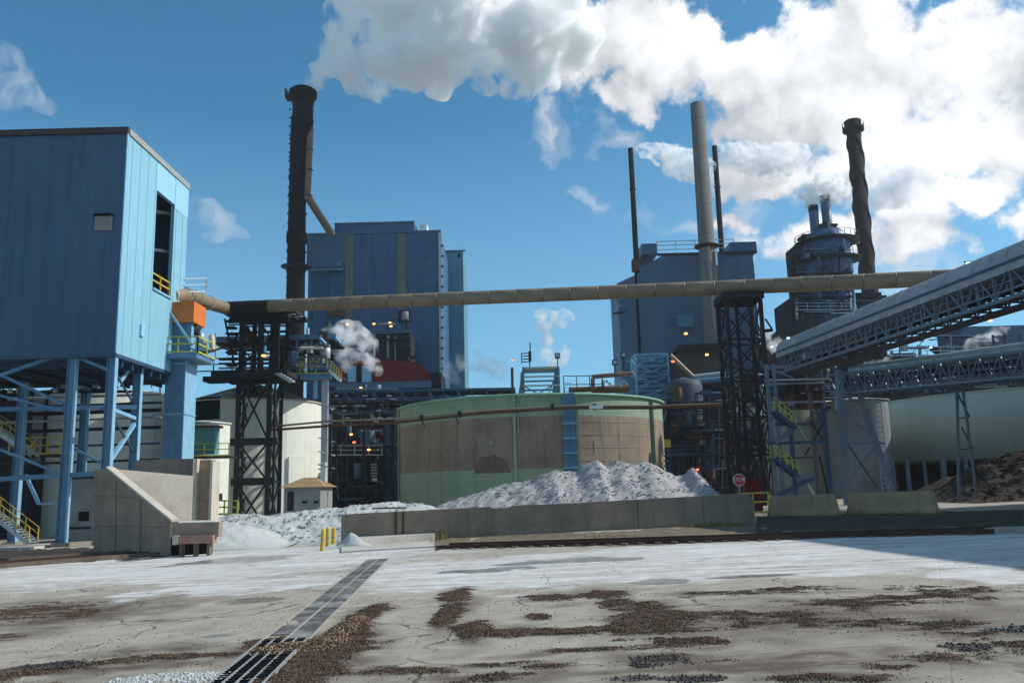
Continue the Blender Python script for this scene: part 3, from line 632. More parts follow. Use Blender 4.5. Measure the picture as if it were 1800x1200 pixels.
# ------------------------------------------------------------------ piles (height fields)
def pile(name, u0, u1, ridge, Yc, yfront, yback, m, label, rough=.35, seed=1, step=.11, lump=.9, cat='pile', clods=0, clsz=1):
    """ridge: list of (u, v) silhouette at depth Yc"""
    R = [P(u, v, Yc) for u, v in ridge]; rx = np.array([p.x for p in R]); rz = np.array([p.z for p in R])
    xa = np.arange(rx[0]-.5, rx[-1]+.5, step); ya = np.arange(yfront, yback, step*1.2)
    XX, YY = np.meshgrid(xa, ya); g0 = .022*XX
    hr = np.interp(XX, rx, rz)-g0
    yc = Yc+(fbm(XX*.25, XX*0, 2, seed)-.5)*2
    tt = np.where(YY < yc, (YY-yfront)/(yc-yfront), (yback-YY)/(yback-yc)); tt = np.clip(tt, 0, 1)
    n1 = fbm(XX*.35+seed, YY*.35, 4, seed)-.5; n2 = fbm(XX*1.6, YY*1.6, 4, seed+3)-.5
    bil = np.abs(fbm(XX*.7+9, YY*.7, 3, seed+7)-.5)*2
    Zp = g0+np.maximum(hr, .02)*np.power(tt, .85)+(n1*1.2*lump+n2*rough-bil*.5*lump)*np.sqrt(np.clip(tt*(1.4-tt), 0, 1))*np.clip(hr/2.5, .15, 1)-.12*(tt < .02)+(.25-np.abs(fbm(XX*1.1, YY*1.1, 4, seed+11, .6)-.5)*2)*rough*.7*np.sqrt(np.clip(tt*(1.6-tt), 0, 1))*np.clip(hr, 0, 1)+(fbm(XX*3.2, YY*3.2, 4, seed+12, .6)-.5)*rough*.6*np.clip(hr, 0, 1)*np.clip(tt*3, 0, 1)
    n_, m_ = XX.shape; I = np.arange(n_*m_).reshape(n_, m_); q = np.stack([I[:-1,:-1], I[:-1,1:], I[1:,1:], I[1:,:-1]], -1).reshape(-1, 4)
    off = Vector((float(rx.mean()), Yc, gz(rx.mean())))
    me = bpy.data.meshes.new(name); me.from_pydata([(a-off.x, b-off.y, c-off.z) for a, b, c in zip(XX.ravel(), YY.ravel(), Zp.ravel())], [], [tuple(r) for r in q.tolist()])
    me.polygons.foreach_set('use_smooth', np.ones(len(q), bool)); me.materials.append(m)
    o = tag(place(name, me, Matrix.Translation(off)), label, cat, kind='stuff')
    if clods:
        w_ = (np.clip(hr, 0, 1)*(tt > .05)*(.2+(fbm(XX*1.5, YY*1.5, 3, seed+21) > .5))*(YY < Yc+3)).ravel(); ch = RN.choice(w_.size, clods, p=w_/w_.sum())
        vs = np.zeros((clods, 8, 3)); sz = RN.uniform(.03, .13, clods)*RN.uniform(.6, 1.6, clods)*clsz
        cx_, cy_, cz_ = XX.ravel()[ch]+RN.uniform(-.1, .1, clods), YY.ravel()[ch]+RN.uniform(-.1, .1, clods), Zp.ravel()[ch]
        for k in range(8):
            vs[:, k, 0] = cx_+(1 if k in (1, 2, 5, 6) else -1)*sz*RN.uniform(.5, 1.3, clods); vs[:, k, 1] = cy_+(1 if k in (2, 3, 6, 7) else -1)*sz*RN.uniform(.5, 1.3, clods); vs[:, k, 2] = cz_+(1 if k > 3 else -1)*sz*RN.uniform(.4, .9, clods)
        F = np.array([(0,3,2,1),(4,5,6,7),(0,1,5,4),(1,2,6,5),(2,3,7,6),(3,0,4,7)]); fs = (F[None]+(np.arange(clods)*8)[:,None,None]).reshape(-1, 4)
        m2 = bpy.data.meshes.new('clods'); m2.from_pydata((vs.reshape(-1, 3)-np.array(off)).tolist(), [], fs.tolist()); m2.materials.append(m)
        c2 = place('clods', m2, Matrix.Translation(off), o); tag(c2, kind='stuff')
    return o
M_LIME = mat('lime_mud', (.33, .32, .315), .95, 0, .22, bump=.6, bscale=12, vscale=1.6)
M_LIMEW = mat('lime_mud_white', (.42, .445, .435), .9, 0, .1, bump=.5, bscale=5, vscale=.8)
pile('lime_pile', 0, 0, [(735,905),(790,880),(830,868),(880,852),(910,848),(935,842),(960,830),(975,824),(1015,826),(1035,812),(1050,808),(1065,815),(1085,808),(1110,813),(1140,812),(1160,822),(1185,838),(1200,836),(1216,824),(1232,840),(1250,862),(1266,884),(1272,905)], 52, 44.5, 62, M_LIME, 'tall grey-white pile of lime mud heaped behind the low wall', seed=5, clods=5000, clsz=.35, lump=.55, rough=.28)
pile('lime_bank', 0, 0, [(372,912),(395,905),(430,903),(470,903),(520,899),(560,893),(600,888),(640,884),(680,880),(705,884),(740,886),(790,892)], 50, 45, 56, M_LIMEW, 'low crumbly whitish bank of lime left of the tall pile', seed=9, lump=.6, rough=.3, clods=1500, clsz=.5)
pile('lime_heap', 0, 0, [(596,955),(608,945),(618,934),(628,938),(640,950),(655,957)], 40.3, 39.6, 41.2, M_LIMEW, 'small white lime heap by the end of the low wall', seed=13, step=.05, lump=.15, rough=.08)
pile('bark_pile', 0, 0, [(1640,880),(1680,852),(1700,835),(1730,812),(1760,800),(1790,791),(1850,785),(1950,780),(2100,800)], 62, 55, 75, M_BARKP, 'dark brown bark pile below the pale green tank', seed=17, step=.22, lump=1.1, rough=.35, clods=5000, clsz=.55)

# ------------------------------------------------------------------ barriers
def barrier(u0, u1, vt, vb, label):
    p0, p1 = G(u0, vb+1), G(u1, vb); Y = (p0.y+p1.y)/2; h = P((u0+u1)/2, vt, Y).z-gz((p0.x+p1.x)/2); x0, x1 = p0.x, p1.x
    prof = [(-.32, 0), (-.32, .09*h), (-.16, .38*h), (-.10, .97*h), (-.07, h), (.07, h), (.10, .97*h), (.16, .38*h), (.32, .09*h), (.32, 0)]
    b_ = MB(); vs = []; N = 14
    for i in range(N+1):
        t_ = i/N; x = x0+(x1-x0)*t_; yy = p0.y+(p1.y-p0.y)*t_
        for (o, z) in prof:
            e = .012*noise.noise(Vector((x*2, z*4, o*5)))
            xs = x + (.28 if i == 0 else -.28 if i == N else 0)*(z/h)*.6
            vs.append((xs, yy+o+e, gz(x)+z+(e if z > h*.9 else 0)-.01))
    n = len(prof); fs = []
    for i in range(N):
        for j in range(n-1): fs.append((i*n+j, i*n+j+1, (i+1)*n+j+1, (i+1)*n+j))
    fs += [tuple(range(n)), tuple(reversed(range(N*n, N*n+n)))]
    b_.add(vs, fs); return tag(b_.build('concrete_barrier', M_BARR), label, 'barrier', 'concrete barriers at the yard edge')
barrier(1352, 1476, 869, 906, 'sloped concrete traffic barrier beside the end of the low wall')
barrier(1491, 1650, 864, 903, 'sloped concrete traffic barrier on the side of the dark bark pile')
# ------------------------------------------------------------------ stop sign
p = G(1299, 880); p = P(1299, 843, 56)
ss = thing('stop_sign', 'red octagonal stop sign on a post behind the low wall', 'sign', (p.x, 56, gz(p.x)))
b_ = MB(); r = .41; oc = [(p.x+r*math.cos(math.pi/8+i*math.pi/4), 56, p.z+r*math.sin(math.pi/8+i*math.pi/4)) for i in range(8)]; b_.prism(oc, (0, .012, 0)); b_.build('sign_face', M_WHITE, ss)
b_ = MB(); r = .375; oc = [(p.x+r*math.cos(math.pi/8+i*math.pi/4), 55.994, p.z+r*math.sin(math.pi/8+i*math.pi/4)) for i in range(8)]; b_.prism(oc, (0, .004, 0)); b_.build('red_field', M_SIGNR, ss)
beam(ss, 'post', (p.x, 56.05, gz(p.x)), (p.x, 56.05, p.z+.3), .07, M_GALV)
fc = bpy.data.curves.new('lettering', 'FONT'); fc.body = 'STOP'; fc.size = .33; fc.align_x = 'CENTER'; fc.align_y = 'CENTER'; fc.extrude = .002; fc.materials.append(M_WHITE)
o = bpy.data.objects.new('lettering_curve', fc); COL.objects.link(o)
lm = bpy.data.meshes.new_from_object(o.evaluated_get(bpy.context.evaluated_depsgraph_get())); bpy.data.objects.remove(o)
o = bpy.data.objects.new('lettering', lm); COL.objects.link(o); o.parent = ss; o.rotation_euler = (math.pi/2, 0, 0); o.location = (0, -.012, p.z-gz(p.x))
# red and yellow equipment behind the sign
p = P(1322, 866, 58)
q_ = thing('hose_cabinet', 'faded red cabinet standing behind the stop sign', 'cabinet', (p.x, 58, gz(p.x)))
box(q_, 'body', (p.x-.5, 57.8, gz(p.x)), (p.x+.6, 58.6, P(1322, 842, 58).z), M_RED); box(q_, 'lid', (p.x-.58, 57.7, P(1322, 842, 58).z), (p.x+.68, 58.7, P(1322, 842, 58).z+.08), M_RUST)
a, c_ = P(1296, 868, 57), P(1350, 868, 57)
tag(railing(None, [(a.x, 57, gz(a.x)), (c_.x, 57, gz(c_.x))], M_YELG, 1.3, .05, 'guard_rail', 1.0), 'yellow guard rail behind the stop sign', 'guard rail')

# ------------------------------------------------------------------ LEFT: raised blue building
BY0, BY1 = 57.0, 68.5
zt = P(229, 224, BY0).z; zb = P(203, 620, BY0).z; xr = P(214, 420, BY0).x; xl = -62.0
bb = thing('raised_building', 'large blue metal-clad building raised on steel legs', 'building', (xr, BY0, gz(xr)))
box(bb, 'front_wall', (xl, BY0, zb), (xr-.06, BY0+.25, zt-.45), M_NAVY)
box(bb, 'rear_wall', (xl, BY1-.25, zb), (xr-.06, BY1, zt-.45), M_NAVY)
# right wall with tall opening, pieces butt
def side(v, u, Y): return P(u, v, Y)
oy0, oy1 = BY0+4.3, BY0+7.6   # opening
f = lambda u, v: None
def y_at(u): return xr/(ray(u, 500).x)
oy0, oy1 = y_at(268), y_at(301)
oz0, oz1 = P(268, 505, oy0).z, P(270, 334, oy0).z
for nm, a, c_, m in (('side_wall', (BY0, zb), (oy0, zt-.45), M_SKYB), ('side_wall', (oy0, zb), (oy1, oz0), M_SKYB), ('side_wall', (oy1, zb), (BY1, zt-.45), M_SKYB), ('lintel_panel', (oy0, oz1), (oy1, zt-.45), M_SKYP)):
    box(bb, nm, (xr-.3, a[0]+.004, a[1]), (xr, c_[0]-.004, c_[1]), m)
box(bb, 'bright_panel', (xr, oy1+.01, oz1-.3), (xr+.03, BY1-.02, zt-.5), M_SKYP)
box(bb, 'corner_trim', (xr-.02, BY0-.06, zb), (xr+.06, BY0+.14, zt-.45), M_BLUE2)
box(bb, 'roof_trim', (xl, BY0-.15, zt-.45), (xr+.1, BY0+.2, zt), M_TRIM)
box(bb, 'roof_trim', (xr-.2, BY0+.2, zt-.45), (xr+.1, BY1, zt), M_LOUV)
box(bb, 'roof', (xl, BY0+.2, zt-.5), (xr-.2, BY1, zt-.3), M_TRIM)
box(bb, 'floor', (xl, BY0, zb-.25), (xr, BY1, zb), M_BLUE3)
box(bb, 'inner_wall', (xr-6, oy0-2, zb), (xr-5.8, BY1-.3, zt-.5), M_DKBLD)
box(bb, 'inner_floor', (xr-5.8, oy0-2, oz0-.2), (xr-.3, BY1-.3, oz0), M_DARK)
for k in range(3): beam(bb, 'inner_girt', (xr-5.5, oy0+.4, oz0+4+k*3.2), (xr-.6, oy1+1, oz0+4+k*3.2), .25, M_GALV)
railing(bb, [(xr-.15, oy0, oz0), (xr-.15, oy1, oz0)], M_YEL, 1.2, .05)
box(bb, 'sill', (xr-.05, oy0, oz0-.15), (xr+.12, oy1, oz0), M_SKYB)
# louvre vent
a, c_ = P(169, 381, BY0), P(197, 405, BY0)
lv = box(bb, 'louvre', (a.x, BY0-.12, c_.z), (c_.x, BY0-.02, a.z), M_LOUV)
for k in range(6):
    z = c_.z+(a.z-c_.z-.12)*k/6; beam(lv, 'slat', (a.x+.03, BY0-.16, z+.08), (c_.x-.03, BY0-.16, z+.08), .07, M_LOUV, .03)
box(bb, 'louvre_hood', (a.x-.05, BY0-.35, a.z), (c_.x+.05, BY0-.01, a.z+.12), M_BLACK)
p = P(252, 580, y_at(252)); box(bb, 'wall_box', (xr, p.y-.25, p.z-.45), (xr+.15, p.y+.25, p.z+.4), M_SKYP)
# faint cladding laps
for v in (388, 548):
    z = P(100, v, BY0).z; box(bb, 'lap_seam', (xl, BY0-.012, z), (xr-.06, BY0, z+.05), M_NAVY)
for k in range(26):
    x = xr-1.2-k*1.37
    if x > xl: box(bb, 'cladding_rib', (x, BY0-.012, zb), (x+.04, BY0, zt-.46), M_NAVY)
for k in range(8):
    y = BY0+.9+k*1.37
    if not (oy0-.1 < y < oy1+.1): box(bb, 'cladding_rib', (xr, y, zb), (xr+.022, y+.04, zt-.46), M_SKYB)
# legs and frame under
def gcol(u, v, Y): p = P(u, v, Y); return p.x
cols = [(P(113, 800, BY0).x, BY0+.4), (xr-.35, BY0+.4), (P(240, 720, BY0+5.6).x, BY0+5.6), (P(40, 800, BY0+7).x, BY0+6.5), (P(-60, 700, BY0).x, BY0+.4), (P(150, 800, BY1).x, BY1-.5)]
for (x, y) in cols:
    st = beam(bb, 'leg', (x, y, gz(x)-.2), (x, y, zb-.25), .50, M_BLUE, .22)
    beam(bb, 'leg_flange', (x-.27, y, gz(x)-.2), (x-.27, y, zb-.25), .05, M_BLUE, .44); beam(bb, 'leg_flange', (x+.27, y, gz(x)-.2), (x+.27, y, zb-.25), .05, M_BLUE2, .44)  # right flange is paler to stand in for sunlight
    box(bb, 'base_plate', (x-.5, y-.5, gz(x)-.05), (x+.5, y+.5, gz(x)+.25), M_CONC)
def sb(u0, v0, Y0, u1, v1, Y1, w_=.22, m=M_BLUE, nm='brace'): beam(bb, nm, P(u0, v0, Y0), P(u1, v1, Y1), w_, m)
Yf = BY0+.5
sb(-60,720,Yf,240,715,Yf+4,.3,nm='crossbeam'); sb(-60,845,Yf,170,832,Yf,.3,nm='crossbeam')
sb(0,660,Yf,100,625,Yf); sb(130,625,Yf,190,650,Yf); sb(-60,630,Yf,112,710,Yf,.18); sb(0,790,Yf,100,830,Yf,.14); sb(115,780,Yf+.4,190,820,Yf+.4,.14); sb(-20,690,Yf,112,722,Yf,.16)
sb(232,640,BY0+5,186,705,BY0+1.5,.25,M_BLUE2); sb(198,720,BY0+.6,237,735,BY0+5.4,.24,M_BLUE2); sb(236,745,BY0+5,190,815,BY0+1,.24,M_BLUE2); sb(200,735,BY0+1,238,800,BY0+6,.12,M_BLUE3); sb(200,650,BY0+1,238,715,BY0+6,.12,M_BLUE3)
sb(45,835,BY0+5,68,885,BY0+5,.2,M_BLUE2); sb(68,886,BY0+5,95,884,BY0+5,.12,M_BLUE2)
for k in range(7):
    y = BY0+1.5+k*1.6; box(bb, 'floor_beam', (xl, y, zb-.75), (xr-.2, y+.16, zb-.25), M_BLUE3)
for k in range(12):
    x = xr-1.5-k*2.6; box(bb, 'floor_joist', (x, BY0+.6, zb-1.0), (x+.14, BY1-.3, zb-.76), M_DARK)
# services hung under the building
us = thing('pipe_run', 'pipes and trays hung under the raised blue building', 'pipes', (xr-8, BY1+1, zb-4))
for k, (dz, r, m) in enumerate(((-1.6,.12,M_GALV),(-2.3,.1,M_DARK),(-2.9,.16,M_DARK),(-3.5,.09,M_GALV),(-4.3,.14,M_DARK),(-5.6,.09,M_BLUE3),(-6.9,.1,M_DARK),(-8.0,.08,M_GALV))):
    rod(us, 'pipe', (xl, BY1+1, zb+dz), (P(285, 700, BY1+1).x, BY1+1, zb+dz+.25), r, m)
dkb = MB(); dkb.box((xl, BY1+14, gz(xl)), (P(60, 700, BY1+14).x, BY1+20, zb+1)); tag(dkb.build('dark_building', M_DKBLD), 'dark process building seen under the raised blue building', 'building')
# stairs at left edge
def stairs(name, u0, v0, Y0, u1, v1, Y1, wd, n, label, mr=M_YEL, ms=M_GALV, rail=True, parent=None):
    a, c_ = P(u0, v0, Y0), P(u1, v1, Y1)
    t_ = parent or thing(name, label, 'stairs', (min(a.x, c_.x), Y0, min(a.z, c_.z)))
    for o in (0, wd):
        beam(t_, 'stringer', a+Vector((0, o, 0)), c_+Vector((0, o, 0)), .06, ms, .28)
    for i in range(n):
        p = a.lerp(c_, (i+.5)/n); box(t_, 'tread', (p.x-.14, p.y+.03, p.z-.02), (p.x+.14, p.y+wd-.03, p.z+.02), ms)
    if rail:
        for o in (0, wd):
            b_ = MB(); up = Vector((0,0,1))
            for hh in (1.05, .6): b_.beam(a+Vector((0,o,hh)), c_+Vector((0,o,hh)), .045)
            for i in range(5): p = a.lerp(c_, i/4)+Vector((0,o,0)); b_.beam(p, p+up*1.05, .06)
            b_.build('handrail', mr, t_)
    return t_
stairs('steel_stairs', -40, 885, 58, 50, 955, 58, 1.1, 16, 'steel stairs with yellow handrails under the raised building, near the ground')
stairs('steel_stairs', -50, 730, 64, 55, 800, 64, 1.1, 14, 'steel stairs with yellow handrails high behind the building legs')
a, c_ = P(15, 800, 66), P(105, 795, 66)
pf = thing('platform', 'yellow-railed landing between the legs of the raised building', 'platform', (a.x, 66, a.z)); box(pf, 'deck', (a.x, 66, a.z-.15), (c_.x, 68, a.z), M_DARK); railing(pf, [(a.x, 66, a.z), (c_.x, 66, a.z)], M_YEL, 1.3, .05, step=1.0)
for x in (a.x+.3, c_.x-.3): beam(pf, 'leg', (x, 67, gz(x)), (x, 67, a.z), .18, M_BLUE3)
p = P(50, 958, 57); tag(box(None, 'concrete_pad', (xl, 55.5, gz(p.x)-.2), (P(82,960,57).x, 59.5, gz(p.x)+.18), M_SLAB), 'pale concrete pad under the lower yellow-railed stairs', 'pad')
# pale low building behind legs with a small window
a, c_ = P(60, 860, 62), P(175, 970, 62)
lb_ = thing('pump_house', 'pale grey pump house behind the legs of the raised building', 'building', (a.x, 62, gz(a.x)))
box(lb_, 'wall', (a.x, 66, gz(a.x)-.2), (c_.x, 72, P(100, 842, 66).z), M_GREY); box(lb_, 'roof', (a.x-.2, 65.8, P(100, 842, 66).z), (c_.x+.2, 72.2, P(100, 842, 66).z+.2), M_DARK)
a, c_ = P(139, 899, 66), P(156, 915, 66); box(lb_, 'window', (a.x, 65.93, c_.z), (c_.x, 65.99, a.z), M_BLACK)
a, c_ = P(120, 926, 66), P(160, 929, 66); box(lb_, 'sign_strip', (a.x, 65.94, c_.z), (c_.x, 65.99, a.z), M_DARK)
# blue vertical duct with platform and hopper
DY = 66.5
def pb(parent, name, u0, u1, v0, v1, Y, dep, m, off=0):
    um, vm = (u0+u1)/2, (v0+v1)/2; x0, x1 = P(u0, vm, Y).x, P(u1, vm, Y).x; z1, z0 = P(um, v0, Y).z, P(um, v1, Y).z
    return box(parent, name, (x0, Y, z0), (x1, Y+dep, z1), m)
du = thing('duct_tower', 'tall pale blue square duct beside the raised blue building', 'duct', (P(310,900,DY).x, DY, gz(-26)))
x0, x1 = P(288, 720, DY).x, P(322, 720, DY).x
box(du, 'duct_body', (x0, DY, gz(x0)+3), (x1, DY+2.4, P(310, 628, DY).z), M_BLUE)
box(du, 'duct_side_lit', (x1, DY+.02, gz(x0)+3), (x1+.06, DY+2.4, P(310, 628, DY).z), M_BLUE2)  # thin paler sheet colours in sunlight on the right face
for v in (640, 728): z = P(310, v, DY).z; box(du, 'flange', (x0-.06, DY-.05, z), (x1+.12, DY+2.45, z+.10), M_BLUE2)
pb(du, 'deck', 276, 345, 620, 629, DY-1, 4, M_BLUE)
a = P(278, 620, DY-1); c_ = P(347, 619, DY-1); railing(du, [a, c_, Vector((c_.x, DY+3, c_.z))], M_YELG, 1.25, .045, step=2)
pb(du, 'upper_duct', 285, 335, 566, 619, DY, 2.4, M_BLUE)
box(du, 'duct_side_lit', (P(335, 590, DY).x, DY+.02, P(310, 619, DY).z), (P(335, 590, DY).x+.05, DY+2.4, P(310, 568, DY).z), M_BLUE2)  # paler sheet again for the sunlit face of the upper duct
pb(du, 'hopper', 302, 341, 530, 566, DY-.4, 2.6, M_ORG)
beam(du, 'strut', P(290, 535, DY-.7), P(338, 607, DY-.7), .16, M_BLUE2)
rod(du, 'chute', P(338, 572, DY+1), P(338, 590, DY+1), .6, M_DARK, 'pipe')
for k in range(4):
    a = P(345+k*2, 585+k*7, DY+1); 
    box(du, 'access_box', (a.x, DY+1, a.z-.5), (a.x+.45, DY+1.5, a.z), M_WHITE if k < 1 else M_GALV)
railing(du, [P(345, 625, DY+1), P(378, 612, DY+2)], M_GALV, 1.3, .04)
beam(du, 'deck', P(340, 627, DY+1), P(380, 614, DY+2.5), 1.6, M_DARK, .15)
rod(du, 'exhaust_pipe', P(372, 590, DY+2), P(374, 618, DY+2), .25, M_CREAMR, 'pipe')
# tan curved pipe head at left end of long tube
th = thing('elbow_duct', 'tan insulated duct elbow joining the raised building to the long tube', 'duct', P(350, 530, 72))
pth = [P(300, 520, 67), P(325, 519, 69), P(345, 524, 72), P(365, 532, 76), P(395, 541, 82)]
for a, c_ in zip(pth[:-1], pth[1:]): rod(th, 'duct_section', a, c_+(c_-a)*.04, .62, M_TAN, 'pipe'); rod(th, 'collar', a, a+(c_-a).normalized()*.15, .68, M_CREAMR, 'pipe')
railing(th, [P(318, 515, 68), P(362, 513, 70)], M_GALV, 1.2, .035); box(th, 'lamp_arm', P(344, 540, 70), P(346, 533, 70.1), M_DARK)
wall_lamp(346, 540, 69.5, M_LAMPO, 'lit orange lamp beside the orange hopper', r=.2)
rod(bb, 'downpipe', P(310, 475, BY1+.2), P(309, 520, BY1+.2), .12, M_DARK)

# concrete bunker
bk = thing('concrete_bunker', 'open concrete bunker with one sloping side wall and a tall pillar', 'bunker', G(300, 975))
A0, C0 = G(165, 975), G(300, 977)
n_ = (C0-A0); n_.z = 0; n_.normalize(); th_ = Vector((-n_.y, n_.x, 0))*.4
if th_.y < 0: th_ = -th_
def onl(u, v):  # point on the plane of side wall at pixel
    r = ray(u, v); nn = Vector((-n_.y, n_.x, 0)); o_ = Vector((0,0,CAMZ)); k = (Vector((A0.x, A0.y, 0))-Vector((0,0,0))).dot(nn)/r.dot(nn); return o_+r*k
b_ = MB(); b_.prism([A0-Vector((0,0,.3)), onl(165, 826), onl(186, 823), onl(300, 917), C0-Vector((0,0,.3))], th_); b_.build('sloping_wall', M_CONC, bk)
b_ = MB(); e1, e2 = onl(186, 823), onl(301, 917); up = Vector((0,0,.10)); b_.prism([e1, e2, e2+th_*1.02, e1+th_*1.02], up); b_.build('wall_cap', M_CONCL, bk)
W0 = onl(187, 824)+th_; W1 = P(340, 836, 47)
b_ = MB(); b_.prism([W0, W1, Vector((W1.x, W1.y, gz(W1.x)-.2)), Vector((W0.x, W0.y, gz(W0.x)-.2))], (-.25, .3, 0)); b_.build('back_wall', M_CONCL, bk)
pb(bk, 'pillar', 343, 369, 808, 935, 47.9, .8, M_CONCB); pb(bk, 'pillar_edge', 339, 344.5, 806, 935, 47.5, 1.2, M_CONCL); pb(bk, 'pillar_edge', 367.5, 372, 810, 935, 47.5, 1.2, M_CONCL)
pb(bk, 'rear_wall', 236, 339, 807, 850, 49, .5, M_CONC)
pb(bk, 'front_beam', 301, 384, 918, 944, 39.05, .5, M_CONC)
pb(bk, 'ledge_beam', 312, 374, 941, 955, 38.8, .5, M_PINK); pb(bk, 'ledge_end', 303, 312.2, 941, 957, 38.75, .55, M_CONCL)
for u in (315, 340, 363): pb(bk, 'post', u, u+5, 955, 980, 39.0, .35, M_WOOD)
pb(bk, 'recess_shade', 301, 370, 944, 975, 40.2, .3, M_BLACK)  # black box standing in for shade behind the posts
b_ = MB(); z_ = P(300, 917, 40).z-.12; b_.prism([onl(200, 900)+th_*1.2, onl(300, 917)+th_, P(384, 917, 39.6), P(372, 917, 46.2), W1]and [Vector((p.x, p.y, z_)) for p in (onl(230, 917)+th_*1.2, onl(299, 917)+th_, P(384, 917, 39.6), P(372, 917, 46.2), W1)], (0,0,-.2)); b_.build('bunker_floor', M_LIMEW, bk)
pile('lime_spill', 0, 0, [(360,930),(372,922),(386,917),(400,916),(418,917),(440,921),(475,930),(520,950)], 46.5, 42.5, 48.5, M_LIMEW, 'white lime spilling off the bunker end', seed=23, step=.07, lump=.3, rough=.12)
nn_ = Vector((n_.y, -n_.x, 0)); nn_ = nn_ if nn_.y < 0 else -nn_
for (a, c_) in (((205, 842), (203, 974)), ((248, 877), (247, 975)), ((165.5, 872), (240, 873)), ((165.5, 924), (299, 926))):
    beam(bk, 'form_joint', onl(*a)+nn_*.002, onl(*c_)+nn_*.002, .035, M_TRIM, .012)
# yellow rail right of bunker
a, c_ = P(371, 905, 52), P(417, 905, 52)
tag(railing(None, [(a.x, 52, a.z), (c_.x, 52, c_.z)], M_YELG, .85, .04, 'guard_rail', 1.0), 'yellow guard rail between the bunker pillar and the dark tower', 'guard rail')

# ------------------------------------------------------------------ tanks
def tank(name, label, u0, u1, vt, Yc, m, mroof=None, cone=.12, ztop=None, n=72, cat='tank', rim=.15, bands=None, zbot=None):
    um = (u0+u1)/2; vv = vt+40; r = (P(u1, vv, Yc).x-P(u0, vv, Yc).x)/2*.985; cx = P(um, vv, Yc).x; zt_ = ztop if ztop is not None else P(um, vt, Yc-r).z
    z0 = gz(cx)-.2 if zbot is None else zbot
    t_ = thing(name, label, cat, (cx, Yc, z0))
    if bands is None: bands = [(z0, zt_, m, 'shell')]
    for (a, c_, mm, nm) in bands:
        b_ = MB(); b_.lathe((cx, Yc, 0), [(r, a), (r, c_)], n); b_.build(nm, mm, t_)
    b_ = MB(); b_.lathe((cx, Yc, zt_), [(r+.02, -.05), (r+rim, -.02), (r+rim, .08), (r, .1), (r*.6, .1+cone*r*.4), (.01, .1+cone*r)], n); b_.build('roof', mroof or m, t_)
    return t_, cx, r, zt_
# left tank behind legs
tank('storage_tank', 'pale cream storage tank behind the legs of the raised building', 62, 300, 683, 92, M_CREAM, M_CREAMR, .1)
# centre tank
t1, cx, r, ztk = tank('storage_tank', 'white conical-roofed storage tank behind the dark lattice tower', 322, 566, 700, 94, M_CREAM, M_CREAMR, .30)
b_ = MB()
for i in range(28):
    a = i*2*math.pi/28; b_.beam((cx+math.cos(a)*.6, 94+math.sin(a)*.6, ztk+.1+.30*r+.02), (cx+math.cos(a)*r, 94+math.sin(a)*r, ztk+.14), .06, .10)
b_.build('roof_rib', M_CREAMR, t1)
for v in (745, 800, 850):
    z = P(500, v, 94-r).z; b_ = MB(); b_.lathe((cx, 94, z), [(r+.0, -.03), (r+.03, 0), (r, .03)], 72); b_.build('seam_band', M_CREAM, t1)
zz1, zz0 = P(360, 697, 94-r).z, P(360, 737, 94-r).z
b_ = MB(); b_.lathe((cx, 94, 0), [(r+.05, zz0), (r+.05, zz1)], 30, math.radians(182), math.radians(262)); b_.build('black_band', M_BLACK, t1)
# short annexe tank with door
t2, c2, r2, z2 = tank('annexe_tank', 'low cream round annexe with a teal door in front of the white tank', 306, 402, 742, 80, M_CREAM, M_CREAM, .12)
a, c_ = P(331, 752, 76.2), P(376, 797, 76.2); box(t2, 'door', (a.x, 76.3, c_.z), (c_.x, 77.5, a.z), M_TEAL); box(t2, 'door_hood', (a.x-.3, 76.1, a.z), (c_.x+.3, 77.6, a.z+.2), M_RUST)
a, c_ = P(315, 803, 75), P(402, 801, 75); box(t2, 'deck', (a.x, 75, a.z-.12), (c_.x, 77.4, a.z), M_DARK); railing(t2, [a, c_], M_YELG, 1.1, .035)
pb(t2, 'vent_hood', 378, 387, 867, 880, 76, .6, M_DARK)
# ------------------------------------------------------------------ shed
sh = thing('shed', 'small grey shed with a tan hipped roof below the white tank', 'shed', P(530, 900, 76))
x0, x1 = P(500, 870, 76).x, P(563, 870, 76).x; zt_ = P(530, 856, 76).z; ze = P(530, 846, 78).z
box(sh, 'wall', (x0, 76, gz(x0)), (x1, 81, zt_), M_GREY)
b_ = MB(); e = .4; V = [(x0-e, 75.6, zt_), (x1+e, 75.6, zt_), (x1+e, 81.4, zt_), (x0-e, 81.4, zt_), (x0+1.0, 78.5, ze+.35), (x1-1.0, 78.5, ze+.35)]
b_.add(V, [(0,1,5,4),(1,2,5),(2,3,4,5),(3,0,4),(3,2,1,0)]); b_.build('roof', mat('tan_roof', (.28,.19,.10), .8), sh)
for u in (531, 551): pb(sh, 'window', u, u+9, 880, 884, 75.95, .04, M_BLACK)
pb(sh, 'door', 505, 516, 864, 897, 75.94, .05, M_DARK)

